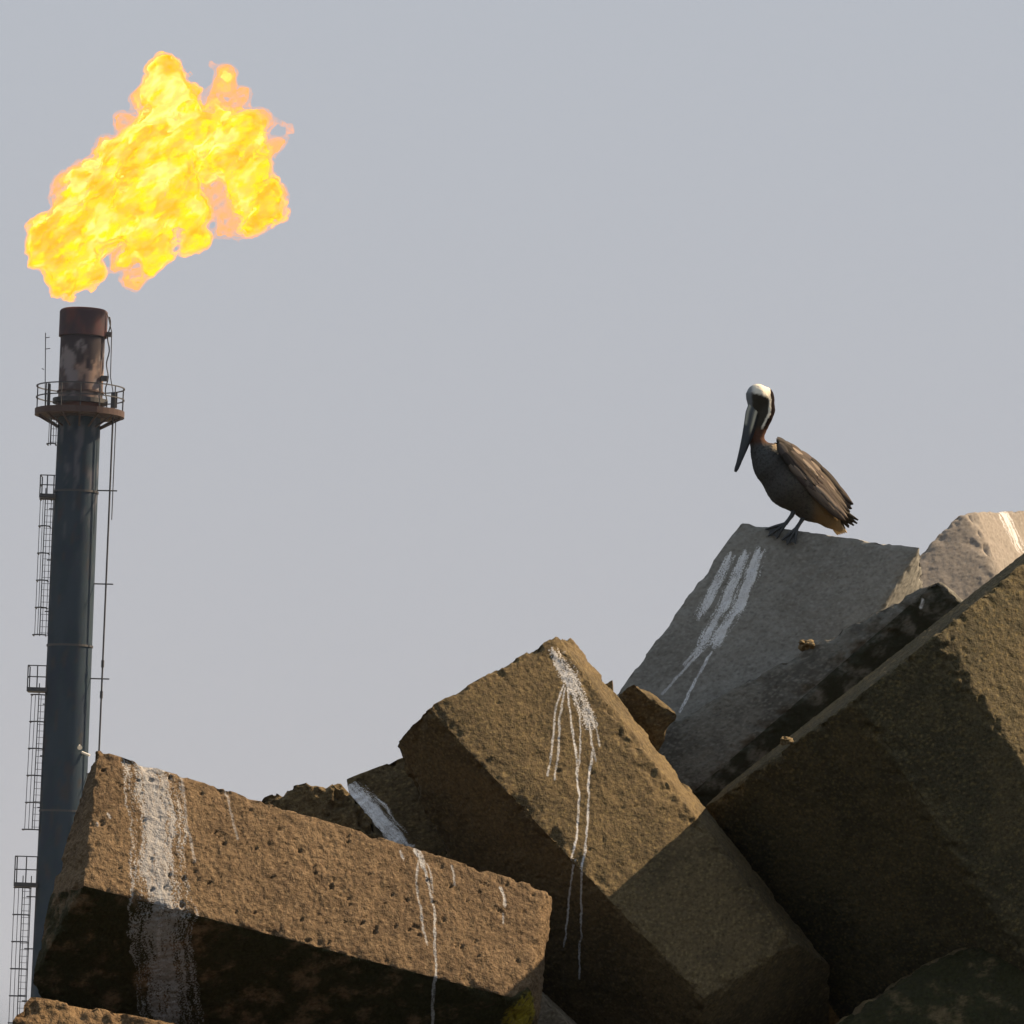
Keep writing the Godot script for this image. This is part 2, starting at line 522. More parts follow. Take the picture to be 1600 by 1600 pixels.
	planes["M"] = [["face", Plane(-0.365202, 0.348985, 0.863039, -19.38302), 1],
		["r", Plane(0.660252, 0.749399, 0.049682, 0.34076), 1],
		["left", Plane(-0.999450, -0.032967, -0.003523, 0.38006), 0],
		["right", Plane(0.958646, -0.282989, -0.030243, 1.05146), 0],
		["bottom", Plane(0.033155, -0.993791, -0.106206, 1.80222), 0],
		["back", Plane(0.000000, 0.106264, -0.994338, 23.45940), 0]]
	planes["N"] = [["face", Plane(-0.103691, 0.010733, 0.994552, -25.60972), 1],
		["top", Plane(-0.049644, 0.949816, -0.308844, 10.04270), 0],
		["left", Plane(-0.991191, -0.131690, -0.014074, -0.89400), 0],
		["right", Plane(0.997789, -0.066082, -0.007062, 2.52846), 0],
		["bottom", Plane(0.033155, -0.993791, -0.106206, 2.48625), 0],
		["back", Plane(0.000000, 0.106264, -0.994338, 26.65940), 0]]

func look(c0: Color, c1: Color, c2: Color, amp := 0.006, pit := 0.012, chip := 0.03, size := 0.9, relief := 0.7) -> Dictionary:
	return {"c0": c0, "c1": c1, "c2": c2, "amp": amp, "pit": pit, "chip": chip, "size": size, "relief": relief, "h": 0.009, "moss_shade": Color(0.024, 0.028, 0.012), "mossy": [], "bias": -0.1, "round": 0.012, "white": 0.8, "cover": 0.0, "grain": "grain"}

func blocks():
	var a := look(Color(0.172, 0.122, 0.075), Color(0.12, 0.085, 0.052), Color(0.24, 0.178, 0.112), 0.007, 0.03, 0.025, 0.8, 1.1)
	a.moss_shade = Color(0.026, 0.03, 0.012)
	a.mossy = ["low", "lowleft", "rightlow"]  # algae on the undersides; its dark tone also stands in for their shade
	a.h = 0.008
	a.white = 0.6
	a.round = 0.007
	a.lichen = Vector3(0.125, 1.700, -22.292)
	a.pit = 0.022
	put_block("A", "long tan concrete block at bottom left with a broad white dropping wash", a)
	var b := look(Color(0.14, 0.108, 0.061), Color(0.098, 0.078, 0.046), Color(0.21, 0.165, 0.083), 0.004, 0.010, 0.034, 0.8, 0.7)
	b.white = 0.72
	b.round = 0.004
	put_block("B", "brown concrete block leaning in the centre with forked white dropping trickles", b)
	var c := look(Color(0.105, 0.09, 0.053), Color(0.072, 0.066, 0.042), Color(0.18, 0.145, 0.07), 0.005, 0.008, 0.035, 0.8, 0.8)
	c.round = 0.006
	c.spall = [[Vector3(1.271, 2.987, -23.248), 0.026]]
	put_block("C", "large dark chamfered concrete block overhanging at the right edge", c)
	var g1 := look(Color(0.185, 0.182, 0.166), Color(0.11, 0.109, 0.1), Color(0.24, 0.236, 0.215), 0.004, 0.006, 0.03, 0.9, 0.4)
	g1.mossy = ["low"]  # moss on the lower facet, with the facet's shade mixed into its colour
	g1.white = 0.85
	g1.cover = -0.05
	g1.moss_shade = Color(0.03, 0.033, 0.02)
	g1.grain = "soft"
	g1.spall = [[Vector3(1.446, 3.561, -24.872), 0.035]]
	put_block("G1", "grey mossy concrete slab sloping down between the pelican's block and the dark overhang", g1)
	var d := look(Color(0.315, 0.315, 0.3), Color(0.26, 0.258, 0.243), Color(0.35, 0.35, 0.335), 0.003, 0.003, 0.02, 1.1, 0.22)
	d.white = 0.95
	d.grain = "soft"
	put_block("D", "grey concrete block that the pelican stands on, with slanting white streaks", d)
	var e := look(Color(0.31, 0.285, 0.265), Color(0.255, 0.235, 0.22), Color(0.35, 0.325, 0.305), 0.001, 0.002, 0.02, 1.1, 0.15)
	e.white = 0.85
	e.grain = "soft"
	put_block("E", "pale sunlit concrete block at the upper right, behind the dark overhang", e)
	var tan0 := Color(0.14, 0.108, 0.061)
	var tan1 := Color(0.098, 0.078, 0.046)
	var tan2 := Color(0.21, 0.165, 0.083)
	put_block("F", "small dark concrete wedge between the centre block and the pelican's block", look(tan0, tan1, tan2))
	put_block("G", "crumbled brown concrete block end showing above the long tan block", look(tan0, tan1, tan2, 0.02, 0.03, 0.08, 0.7, 1.2))
	var i := look(tan0, tan1, tan2, 0.008, 0.01, 0.04)
	i.white = 0.95
	put_block("I", "dark shaded concrete block with a bluish white streak, beside the crumbled block", i)
	put_block("J", "rough tan concrete corner in the bottom left corner, below the white wash", look(Color(0.18, 0.122, 0.069), Color(0.125, 0.083, 0.047), Color(0.25, 0.178, 0.105), 0.014, 0.025, 0.05, 0.7, 1.2))
	var k := look(tan0, tan1, tan2, 0.012, 0.008, 0.06, 0.9, 0.6)
	k.round = 0.06
	k.mossy = ["face", "low"]  # moss growth, with shade from the overhang painted into the same dark tone
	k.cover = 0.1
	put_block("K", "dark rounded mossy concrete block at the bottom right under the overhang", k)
	put_block("M", "grey concrete edge at the bottom, between the tan block and the centre block", look(Color(0.17, 0.15, 0.12), Color(0.13, 0.115, 0.09), Color(0.22, 0.2, 0.16)))
	var n := look(tan0, tan1, tan2)
	n.h = 0.02
	put_block("N", "concrete block in black shadow in the gap below the dark overhang", n)

func put_block(key: String, label: String, o: Dictionary):
	var tex: Texture2D = null
	if trickles.has(key): tex = droppings(key, o.white)
	var mesh := block_mesh(key, o)
	var node := part("concrete_block", mesh[0], concrete(o.size, o.relief, tex, o.grain), self)
	node.position = mesh[1]
	if o.has("spall"):
		for q in o.spall: part("spall", spall(q[1]), concrete(0.5, 0.5), node).position = q[0] - mesh[1]
	tag(node, label, "concrete block", "breakwater armour blocks")

# a lump of broken concrete left on a block
func spall(r: float) -> ArrayMesh:
	var b := SphereMesh.new()
	b.radius = r
	b.height = r * 1.5
	b.radial_segments = 28
	b.rings = 16
	var a := b.get_mesh_arrays()
	var v: PackedVector3Array = a[Mesh.ARRAY_VERTEX]
	var c := PackedColorArray()
	for i in v.size():
		v[i].y *= 0.7
		v[i] += v[i] * (1.5 * chip_noise.get_noise_3dv(v[i] * 2.5 + Vector3(r, 3, 1)) + 0.9 * rough_noise.get_noise_3dv(v[i] * 2.0))
		c.append(Color(0.21, 0.165, 0.1))
	var idx: PackedInt32Array = a[Mesh.ARRAY_INDEX]
	return mesh_of(v, normals_for(v, idx), idx, c)

func droppings(key: String, white: float) -> ImageTexture:
	var size := 1024
	var img := Image.create(size, size, false, Image.FORMAT_RGBA8)
	img.fill(Color(white, white, white * 1.01, 0.0))
	var metres: float = print_frame[key][3]
	var k := size / metres
	var dust := FastNoiseLite.new()
	set_noise(dust, 31, 0.22, 3, FastNoiseLite.TYPE_SIMPLEX)
	var run := FastNoiseLite.new()
	set_noise(run, 32, 0.02, 3, FastNoiseLite.TYPE_SIMPLEX)
	for s in trickles[key]:
		var wash: bool = s[0] == "w"
		var pts: Array = s[1]
		var half: float = s[2] * k * 0.5
		var strength: float = s[3]
		var box_lo := Vector2(1e9, 1e9)
		var box_hi := -box_lo
		for p in pts:
			box_lo = box_lo.min(p * k)
			box_hi = box_hi.max(p * k)
		for y in range(maxi(0, int(box_lo.y - half * 1.5)), mini(size, int(box_hi.y + half * 1.5) + 1)):
			for x in range(maxi(0, int(box_lo.x - half * 1.6 - 6)), mini(size, int(box_hi.x + half * 1.6 + 6) + 1)):
				var q := Vector2(x, y)
				q.x += run.get_noise_2d(x * 0.12, y * 0.55) * (2.0 + half * 0.16) + run.get_noise_2d(x * 0.8 + 70.0, y * 2.5) * (half * 0.06 + 0.5)
				var best := 1e9
				var down := 0.0
				var across := 0.0
				var run_length := 0.0
				for i in range(1, pts.size()):
					var a: Vector2 = pts[i - 1] * k
					var b: Vector2 = pts[i] * k
					var ab := b - a
					var t := clampf((q - a).dot(ab) / ab.length_squared(), 0, 1)
					var far := q.distance_squared_to(a + ab * t)
					if far < best:
						best = far
						down = run_length + (q - a).dot(ab.normalized())
						across = ab.normalized().cross(q - a)
					run_length += ab.length()
				var r := sqrt(best) / half
				if r > 1.5: continue
				var g := 0.65 * dust.get_noise_2d(x, y) + 0.5 * run.get_noise_2d(across * 4.0 + 300.0, down * 0.5)
				var al := 0.0
				if wash:
					# dried splashes: speckle whose density falls towards the rim of the wash
					var cover := strength * (1.0 - smoothstep(0.25, 1.15, r)) + 0.3 * run.get_noise_2d(across * 2.5 + 400.0, down * 0.35)
					al = smoothstep(0.55 - cover, 0.85 - cover, g * 0.8 + 0.5) * 0.66
				else:
					var cover2 := run.get_noise_2d(x * 2.0, y * 2.0 + 900.0)
					al = strength * (1.0 - smoothstep(0.55 + 0.35 * cover2, 1.0 + 0.35 * cover2, r)) * clampf(0.85 + 0.9 * g, 0.25, 1.0)
				if al > 0.01:
					var old := img.get_pixel(x, size - 1 - y).a
					var w := white * clampf(1.0 + 0.16 * g, 0.75, 1.04)
					img.set_pixel(x, size - 1 - y, Color(w * 0.98, w, w * 1.03, maxf(old, al)))
	return ImageTexture.create_from_image(img)

func block_mesh(key: String, o: Dictionary) -> Array:
	var P: Array = planes[key]
	var count := P.size()
	var ns := PackedVector3Array()
	var ds := PackedFloat32Array()
	for r in P:
		r[1] = r[1].normalized()
		ns.append(r[1].normal)
		ds.append(r[1].d)
	var v := PackedVector3Array()
	var cols := PackedColorArray()
	var idx := PackedInt32Array()
	var uv2 := PackedVector2Array()
	var smooth := PackedVector3Array()
	var known := {}
	var frame = print_frame.get(key)
	var round_r: float = o.round
	var mid := Vector3.ZERO
	var mids := 0
	for k in count:
		var pl: Plane = P[k][1]
		var n := pl.normal
		var a := n.cross(Vector3(0.31, 0.9, 0.23)).normalized()
		var b := n.cross(a)
		var c := n * pl.d
		var poly := PackedVector2Array([Vector2(40, 40), Vector2(-40, 40), Vector2(-40, -40), Vector2(40, -40)])
		var lines := []
		for m in count:
			if m == k: continue
			var la := Vector2(ns[m].dot(a), ns[m].dot(b))
			var ll := la.length()
			if ll < 1e-5: continue
			lines.append([la / ll, (ds[m] - ns[m].dot(c)) / ll])
		for l in lines: poly = clip(poly, l[0], l[1])
		if poly.size() < 3: continue
		var lo := poly[0]
		var hi := poly[0]
		for p in poly:
			lo = lo.min(p)
			hi = hi.max(p)
			mid += c + a * p.x + b * p.y
			mids += 1
		var h: float = o.h if P[k][2] else 0.04
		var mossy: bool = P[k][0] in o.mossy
		var gx := int(ceil((hi.x - lo.x) / h))
		var gy := int(ceil((hi.y - lo.y) / h))
		for y in gy:
			for x in gx:
				var q := PackedVector2Array([lo + Vector2(x, y) * h, lo + Vector2(x + 1, y) * h, lo + Vector2(x + 1, y + 1) * h, lo + Vector2(x, y + 1) * h])
				var centre := lo + Vector2(x + 0.5, y + 0.5) * h
				var out := false
				for l in lines:
					var s: float = l[0].dot(centre) - l[1]
					if s > h * 0.75:
						out = true
						break
					if s > -h * 0.75:
						q = clip(q, l[0], l[1])
						if q.size() < 3:
							out = true
							break
				if out: continue
				var ids := PackedInt32Array()
				for p in q:
					var w := c + a * p.x + b * p.y
					var kk := Vector3i((w * 3000.0).round())
					if not known.has(kk):
						known[kk] = v.size()
						ids.append(v.size())
						surface_point(w, ns, ds, k, o, round_r, mossy, v, cols, smooth)
						if frame: uv2.append(Vector2((w.dot(frame[0]) - frame[2].x) / frame[3], 1.0 - (w.dot(frame[1]) - frame[2].y) / frame[3]))
					else: ids.append(known[kk])
				for i in range(2, ids.size()): idx.append_array([ids[0], ids[i], ids[i - 1]])
	mid /= mids
	mid.y -= 0.3
	# outward normals
	var nn := normals_for(v, idx, smooth, o.h * o.h * 0.6)
	var flip := 0.0
	for i in range(0, v.size(), 17): flip += nn[i].dot(v[i] - mid)
	if flip < 0.0: turn_over(nn, idx)
	for i in v.size(): v[i] -= mid
	return [mesh_of(v, nn, idx, cols, uv2), mid]

func clip(poly: PackedVector2Array, n: Vector2, d: float) -> PackedVector2Array:
	var out := PackedVector2Array()
	for i in poly.size():
		var p := poly[i]
		var q := poly[(i + 1) % poly.size()]
		var e0 := n.dot(p) - d
		var e1 := n.dot(q) - d
		if e0 <= 0.0: out.append(p)
		if e0 * e1 < 0.0: out.append(p + (q - p) * (e0 / (e0 - e1)))
	return out

func surface_point(w: Vector3, ns: PackedVector3Array, ds: PackedFloat32Array, own: int, o: Dictionary, r: float, mossy: bool, v: PackedVector3Array, cols: PackedColorArray, smooth: PackedVector3Array):
	var acc := 0.0
	var n := Vector3.ZERO
	var near := -1e9
	for m in ns.size():
		var s := ns[m].dot(w) - ds[m]
		if m != own: near = maxf(near, s)
		var e := exp(maxf(s, -0.8) / r)
		acc += e
		n += ns[m] * e
	n = n.normalized()
	smooth.append(n)
	var rounded := r * log(acc)
	var edge := -near
	var big := chip_noise.get_noise_3dv(w)
	var mid := rough_noise.get_noise_3d(w.x, w.y * 0.6, w.z)
	var hole := pit_noise.get_noise_3d(w.x * 2.0, w.y * 1.1 + 0.05 * big, w.z * 2.0)
	var chip: float = maxf(0.0, big + 0.12) * o.chip * exp(-edge / 0.06) * 1.6
	var pits: float = smoothstep(0.4, 0.85, hole + 0.45 * mid) * o.pit + smoothstep(0.15, 0.6, mid) * o.pit * 0.3
	var fade := smoothstep(0.0, 0.012, edge)
	var d: float = -rounded * 1.3 - chip + fade * (mid * o.amp - pits + fine_noise.get_noise_3dv(w) * 0.003) + big * 0.006
	v.append(w + n * d)
	var p1 := patch_noise.get_noise_3dv(w)
	var p2 := patch_noise.get_noise_3dv(w * 4.3 + Vector3(9, 3, 1))
	var sp := fine_noise.get_noise_3dv(w * 0.8 + Vector3(5, 5, 5))
	var c: Color = o.c0.lerp(o.c1, smoothstep(-0.35, 0.4, p1 + 0.6 * p2))
	c = c.lerp(o.c2, smoothstep(0.18, 0.5, sp) * 0.8)
	c = c.lerp(o.c1 * 0.6, smoothstep(0.25, 0.55, -sp) * 0.6)
	if mossy: c = c.lerp(o.moss_shade, 0.9 * smoothstep(-0.75 - o.cover, -0.05 - o.cover, p2 + 0.5 * sp + 0.5 * p1))  # patches of growth, dark enough to include painted shade of these faces
	if o.has("lichen"):
		var near_l := 1.0 - w.distance_to(o.lichen) / 0.11
		c = c.lerp(Color(0.24, 0.2, 0.02), smoothstep(0.0, 0.25, near_l + 0.9 * sp + 0.5 * mid) * smoothstep(-0.1, 0.2, near_l))
	cols.append(c)

# ---------------------------------------------------------------- flare stack
func flare_stack():
	var s := thing("flare_stack", Vector3(-21.176, 0.0, -247.631))
	tag(s, "tall dark steel flare stack with rusty tip, ring platform and caged ladders", "flare stack")
	var top := 37.173
	# shaft: paint, rust and bare patches follow noise, in rings fine enough to hold them
	var profile := []
	for i in 150: profile.append([lerpf(1.2, top - 5.3, i / 149.0), lerpf(1.18, 1.03, i / 149.0)])
	part("shaft", lathe(profile, 48, func(p: Vector3): return shaft_color(p, top)), M.stack, s)
	profile = []
	for i in 45: profile.append([lerpf(top - 5.298, top - 1.35, i / 44.0), 1.08])
	part("burner_barrel", lathe(profile, 56, func(p: Vector3): return tip_color(p, top)), M.stack, s)
	profile = [[top - 1.349, 1.08], [top - 1.348, 1.17]]
	for i in 12: profile.append([lerpf(top - 1.33, top - 0.12, i / 11.0), 1.17])
	profile.append_array([[top - 0.04, 1.12], [top, 1.05], [top - 0.01, 0.93], [top - 0.8, 0.9]])
	part("wind_shield", lathe(profile, 56, func(p: Vector3): return cap_color(p, top)), M.stack, s)
	# flange bands
	for b in [[top - 5.32, 1.3, 0.22], [top - 4.1, 1.14, 0.08], [top - 9.0, 1.09, 0.1], [top - 16.5, 1.13, 0.1], [top - 24.5, 1.15, 0.1]]:
		part("flange", ring_mesh(b[1], 1.0, b[2], 40), M.rust if b[0] > top - 6.0 else M.steel, s).position = Vector3(0, b[0], 0)
	# ring platform
	var py := top - 5.25
	var deck := part("platform_deck", ring_mesh(2.18, 1.25, 0.3, 40), M.rust, s)
	deck.position = Vector3(0, py, 0)
	for k in 14:
		var a := TAU * (k + 0.3) / 14.0
		var d := Vector3(cos(a), 0, sin(a)) * 2.13
		part("rail_post", bar(d + Vector3(0, py + 0.3, 0), d + Vector3(0, py + 1.4, 0), 0.028), M.steel, s)
		part("bracket", bar(d.normalized() * 1.02 + Vector3(0, py - 0.55, 0), d * 0.95 + Vector3(0, py, 0), 0.05), M.rust, s)
	for h in [0.85, 1.4]:
		part("handrail", ring_mesh(2.16, 2.1, 0.05, 40), M.steel, s).position = Vector3(0, py + h, 0)
	part("junction_box", box(Vector3(0.3, 0.75, 0.25), Vector3(1.72, py + 0.75, 0.9), fresh()).commit(), M.steel, s)
	part("ladder_gate", box(Vector3(0.12, 1.15, 0.4), Vector3(-1.45, py + 0.87, 0.9), fresh()).commit(), M.steel, s)
	part("valve_box", box(Vector3(0.3, 0.25, 0.3), Vector3(1.16, top - 3.4, 0.45), fresh()).commit(), M.steel, s)
	part("valve_box", box(Vector3(0.22, 0.22, 0.3), Vector3(1.28, top - 1.2, 0.2), fresh()).commit(), M.steel, s)
	# steam collar just over the platform
	part("steam_ring", ring_mesh(1.34, 1.05, 0.22, 40), M.steel, s).position = Vector3(0.0, py + 0.62, 0)
	# pilot pipes on the right of the tip, and the long conduit below
	var pipe := []
	var rad := []
	for i in 26:
		var t := i / 25.0
		pipe.append(Vector3(1.28 + 0.06 * sin(t * 22.0) - 0.12 * (1.0 if t > 0.97 else 0.0), top - 0.35 - 4.6 * t, 0.25 + 0.05 * cos(t * 19.0)))
		rad.append(0.035)
	part("pilot_pipe", tube(pipe, rad, 6).commit(), M.steel, s)
	part("pilot_pipe", tube([Vector3(1.05, top - 0.05, 0.4), Vector3(1.22, top - 0.35, 0.35), Vector3(1.42, top - 1.1, 0.3), Vector3(1.45, top - 3.3, 0.3), Vector3(1.6, top - 4.0, 0.3), Vector3(1.62, py + 0.3, 0.3)], [0.025, 0.025, 0.025, 0.025, 0.025, 0.025], 6).commit(), M.steel, s)
	part("conduit", bar(Vector3(1.65, 1.2, 0.3), Vector3(1.65, py, 0.3), 0.045), M.steel, s)
	part("conduit", bar(Vector3(1.78, py - 5.0, 0.1), Vector3(1.78, py, 0.1), 0.025), M.steel, s)
	for y in [top - 8.85, top - 13.4, top - 18.0, top - 22.6, top - 27.0, top - 31.5]:
		part("conduit_bracket", bar(Vector3(0.85, y, 0.2), Vector3(2.0, y, 0.3), 0.035), M.steel, s)
	for y in [top - 17.1, top - 18.6]:
		part("conduit_clamp", bar(Vector3(1.65, y, 0.3), Vector3(1.65, y - 0.35, 0.3), 0.075), M.steel, s)
	# lightning rod
	part("lightning_rod", bar(Vector3(-1.62, py + 0.3, 0.8), Vector3(-1.75, top - 1.3, 0.8), 0.022), M.steel, s)
	for q in [[top - 1.55, 0.2], [top - 2.1, 0.25], [top - 3.1, -0.12]]:
		part("rod_arm", bar(Vector3(-1.74, q[0], 0.8), Vector3(-1.74 + q[1], q[0] + 0.04, 0.8), 0.02), M.steel, s)
	# caged ladders and their rest platforms
	ladder(s, -1.24, -1.24, top - 5.4, top - 6.7, 0.36, [0.2])
	ladder(s, -1.42, -1.42, top - 9.4, top - 16.0, 0.54, [])
	ladder(s, -1.36, -1.42, top - 18.9, top - 25.4, 0.7, [])
	ladder(s, -1.76, -1.76, top - 28.2, 1.2, 0.74, [])
	rest(s, -1.72, -0.98, top - 9.3, 1.05)
	rest(s, -1.92, -0.95, top - 18.7, 1.2)
	rest(s, -2.14, -1.0, top - 28.1, 1.4)
	# floodlight
	part("floodlight", tube([Vector3(0.75, top - 21.3, 0.95), Vector3(0.78, top - 21.35, 1.2), Vector3(0.8, top - 21.42, 1.34)], [0.05, 0.06, 0.12], 10).commit(), M.lamp, s)
	part("floodlight_arm", bar(Vector3(0.85, top - 21.6, 0.7), Vector3(1.25, top - 21.75, 0.75), 0.06), M.lamp, s)

func fresh() -> SurfaceTool:
	var st := SurfaceTool.new()
	st.begin(Mesh.PRIMITIVE_TRIANGLES)
	return st

func ladder(s: Node3D, x0: float, x1: float, y0: float, y1: float, wide: float, _skip: Array):
	var z := 0.35
	var half := wide * 0.5
	for e in [-0.2, 0.2]:
		part("ladder_rail", bar(Vector3(x0 + half * 0.5 + e, y0 + 0.6, 0.0), Vector3(x1 + half * 0.5 + e, y1, 0.0), 0.025), M.steel, s)
	for e in [[-1.0, 0.0], [-0.35, 0.45], [0.45, 0.45], [1.0, 0.1]]:
		part("cage_bar", bar(Vector3(x0 + half * e[0], y0, z + e[1]), Vector3(x1 + half * e[0], y1, z + e[1]), 0.016), M.steel, s)
	var n := int(round((y0 - y1) / 1.25))
	for i in n + 1:
		var t := float(i) / n
		var x := lerpf(x0, x1, t)
		var wider := 1.25 if i == n else 1.0
		var hoop := fresh()
		tube([Vector3(x + half * 0.9, lerpf(y0, y1, t), 0), Vector3(x + half * wider * 0.9, lerpf(y0, y1, t), z + 0.35), Vector3(x, lerpf(y0, y1, t), z + 0.55), Vector3(x - half * wider, lerpf(y0, y1, t), z + 0.3), Vector3(x - half * wider, lerpf(y0, y1, t), 0)], [0.035, 0.035, 0.035, 0.035, 0.035], 6, hoop)
		part("cage_hoop", hoop.commit(), M.steel, s)
	var steps := int((y0 - y1) / 0.3)
	for i in steps:
		var t := (i + 0.5) / steps
		var x := lerpf(x0, x1, t) + half * 0.5
		part("rung", bar(Vector3(x - 0.2, lerpf(y0, y1, t), 0), Vector3(x + 0.2, lerpf(y0, y1, t), 0), 0.012, 5), M.steel, s)
	for i in int((y0 - y1) / 2.5) + 1:
		var y := y0 - 0.4 - 2.5 * i
		if y > y1: part("ladder_stay", bar(Vector3(lerpf(x0, x1, (y0 - y) / (y0 - y1)) + half * 0.5, y, 0), Vector3(-0.9, y, 0.0), 0.03), M.steel, s)

func rest(s: Node3D, x0: float, x1: float, y: float, high: float):
	var st := fresh()
	box(Vector3(x1 - x0, 0.2, 1.1), Vector3((x0 + x1) * 0.5, y + 0.05, 0.3), st)
	part("rest_platform", st.commit(), M.steel, s)
	for p in [[x0 + 0.03, -0.2], [x0 + 0.03, 0.82], [(x0 + x1) * 0.5, 0.82], [x1 - 0.05, 0.82]]:
		part("rail_post", bar(Vector3(p[0], y + 0.1, p[1]), Vector3(p[0], y + high, p[1]), 0.03), M.steel, s)
	for h in [0.55, 1.0]:
		var yy: float = y + high * h
		part("handrail", tube([Vector3(x0 + 0.03, yy, -0.2), Vector3(x0 + 0.03, yy, 0.82), Vector3(x1, yy, 0.82)], [0.028, 0.028, 0.028], 6).commit(), M.steel, s)

func lathe(profile: Array, sides: int, paint: Callable) -> ArrayMesh:
	var v := PackedVector3Array()
	var c := PackedColorArray()
	var idx := PackedInt32Array()
	for i in profile.size():
		for k in sides + 1:
			var a := TAU * k / sides
			var p := Vector3(cos(a) * profile[i][1], profile[i][0], sin(a) * profile[i][1])
			v.append(p)
			c.append(paint.call(p))
	for i in profile.size() - 1:
		for k in sides:
			var a := i * (sides + 1) + k
			var b := a + sides + 1
			idx.append_array([a, b, a + 1, a + 1, b, b + 1])
	var n := normals_for(v, idx)
	for i in profile.size():
		var s := i * (sides + 1)
		var m := (n[s] + n[s + sides]).normalized()
		n[s] = m
		n[s + sides] = m
	if n[0].dot(Vector3(v[0].x, 0, v[0].z)) < 0.0: turn_over(n, idx)
	return mesh_of(v, n, idx, c)

func shaft_color(p: Vector3, top: float) -> Color:
	var a := patch_noise.get_noise_3d(p.x * 0.5, p.y * 0.13, p.z * 0.5)
	var b := chip_noise.get_noise_3d(p.x * 0.2, p.y * 0.06, p.z * 0.2)
	var c := Color(0.013, 0.027, 0.044).lerp(Color(0.019, 0.035, 0.054), smoothstep(-0.4, 0.4, a))
	# worn, bleached streaks under the platform
	c = c.lerp(Color(0.09, 0.09, 0.11), smoothstep(0.18, 0.5, b) * smoothstep(top - 14.0, top - 7.0, p.y) * 0.8)
	return c.lerp(Color(0.04, 0.03, 0.03), smoothstep(0.25, 0.5, -b) * 0.5)

func tip_color(p: Vector3, top: float) -> Color:
	var a := patch_noise.get_noise_3d(p.x * 0.5, p.y * 0.35, p.z * 0.5)
	var b := chip_noise.get_noise_3d(p.x * 0.12, p.y * 0.1, p.z * 0.12)
	var c := Color(0.055, 0.045, 0.05).lerp(Color(0.20, 0.15, 0.13), smoothstep(-0.15, 0.35, a + 0.5 * b))
	c = c.lerp(Color(0.15, 0.145, 0.16), smoothstep(0.0, 0.4, b - a))
	# soot below the flame: a ragged black coat
	c = c.lerp(Color(0.03, 0.026, 0.032), smoothstep(-0.2, 0.15, p.y - (top - 2.3) + 1.3 * a + 0.7 * b))
	return c.lerp(Color(0.12, 0.05, 0.035), smoothstep(0.1, 0.35, -(p.y - (top - 4.4)) + 0.8 * b))

func cap_color(p: Vector3, _top: float) -> Color:
	var a := patch_noise.get_noise_3d(p.x * 0.6, p.y * 0.3, p.z * 0.6)
	return Color(0.034, 0.027, 0.036).lerp(Color(0.065, 0.032, 0.038), smoothstep(-0.3, 0.4, a))

# ---------------------------------------------------------------- flame
func flame_field(list: Array, lo: Vector3, h: float, nx: int, ny: int, nz: int, k: float) -> PackedFloat32Array:
	var f := PackedFloat32Array()
	f.resize(nx * ny * nz)
	for s in list:
		var p: Vector3 = (s[0] - lo) / h
		var r: float = s[1] / h
		var reach := r + 4.0 * k / h
		for z in range(maxi(0, int(p.z - reach)), mini(nz, int(p.z + reach) + 1)):
			for y in range(maxi(0, int(p.y - reach)), mini(ny, int(p.y + reach) + 1)):
				for x in range(maxi(0, int(p.x - reach)), mini(nx, int(p.x + reach) + 1)):
					var d := (Vector3(x, y, z).distance_to(p) - r) * h
					if d < 4.0 * k: f[(z * ny + y) * nx + x] += exp(-maxf(d, -8.0 * k) / k)
	for i in f.size(): f[i] = -k * log(f[i]) if f[i] > 0.0 else 5.0 * k
	return f

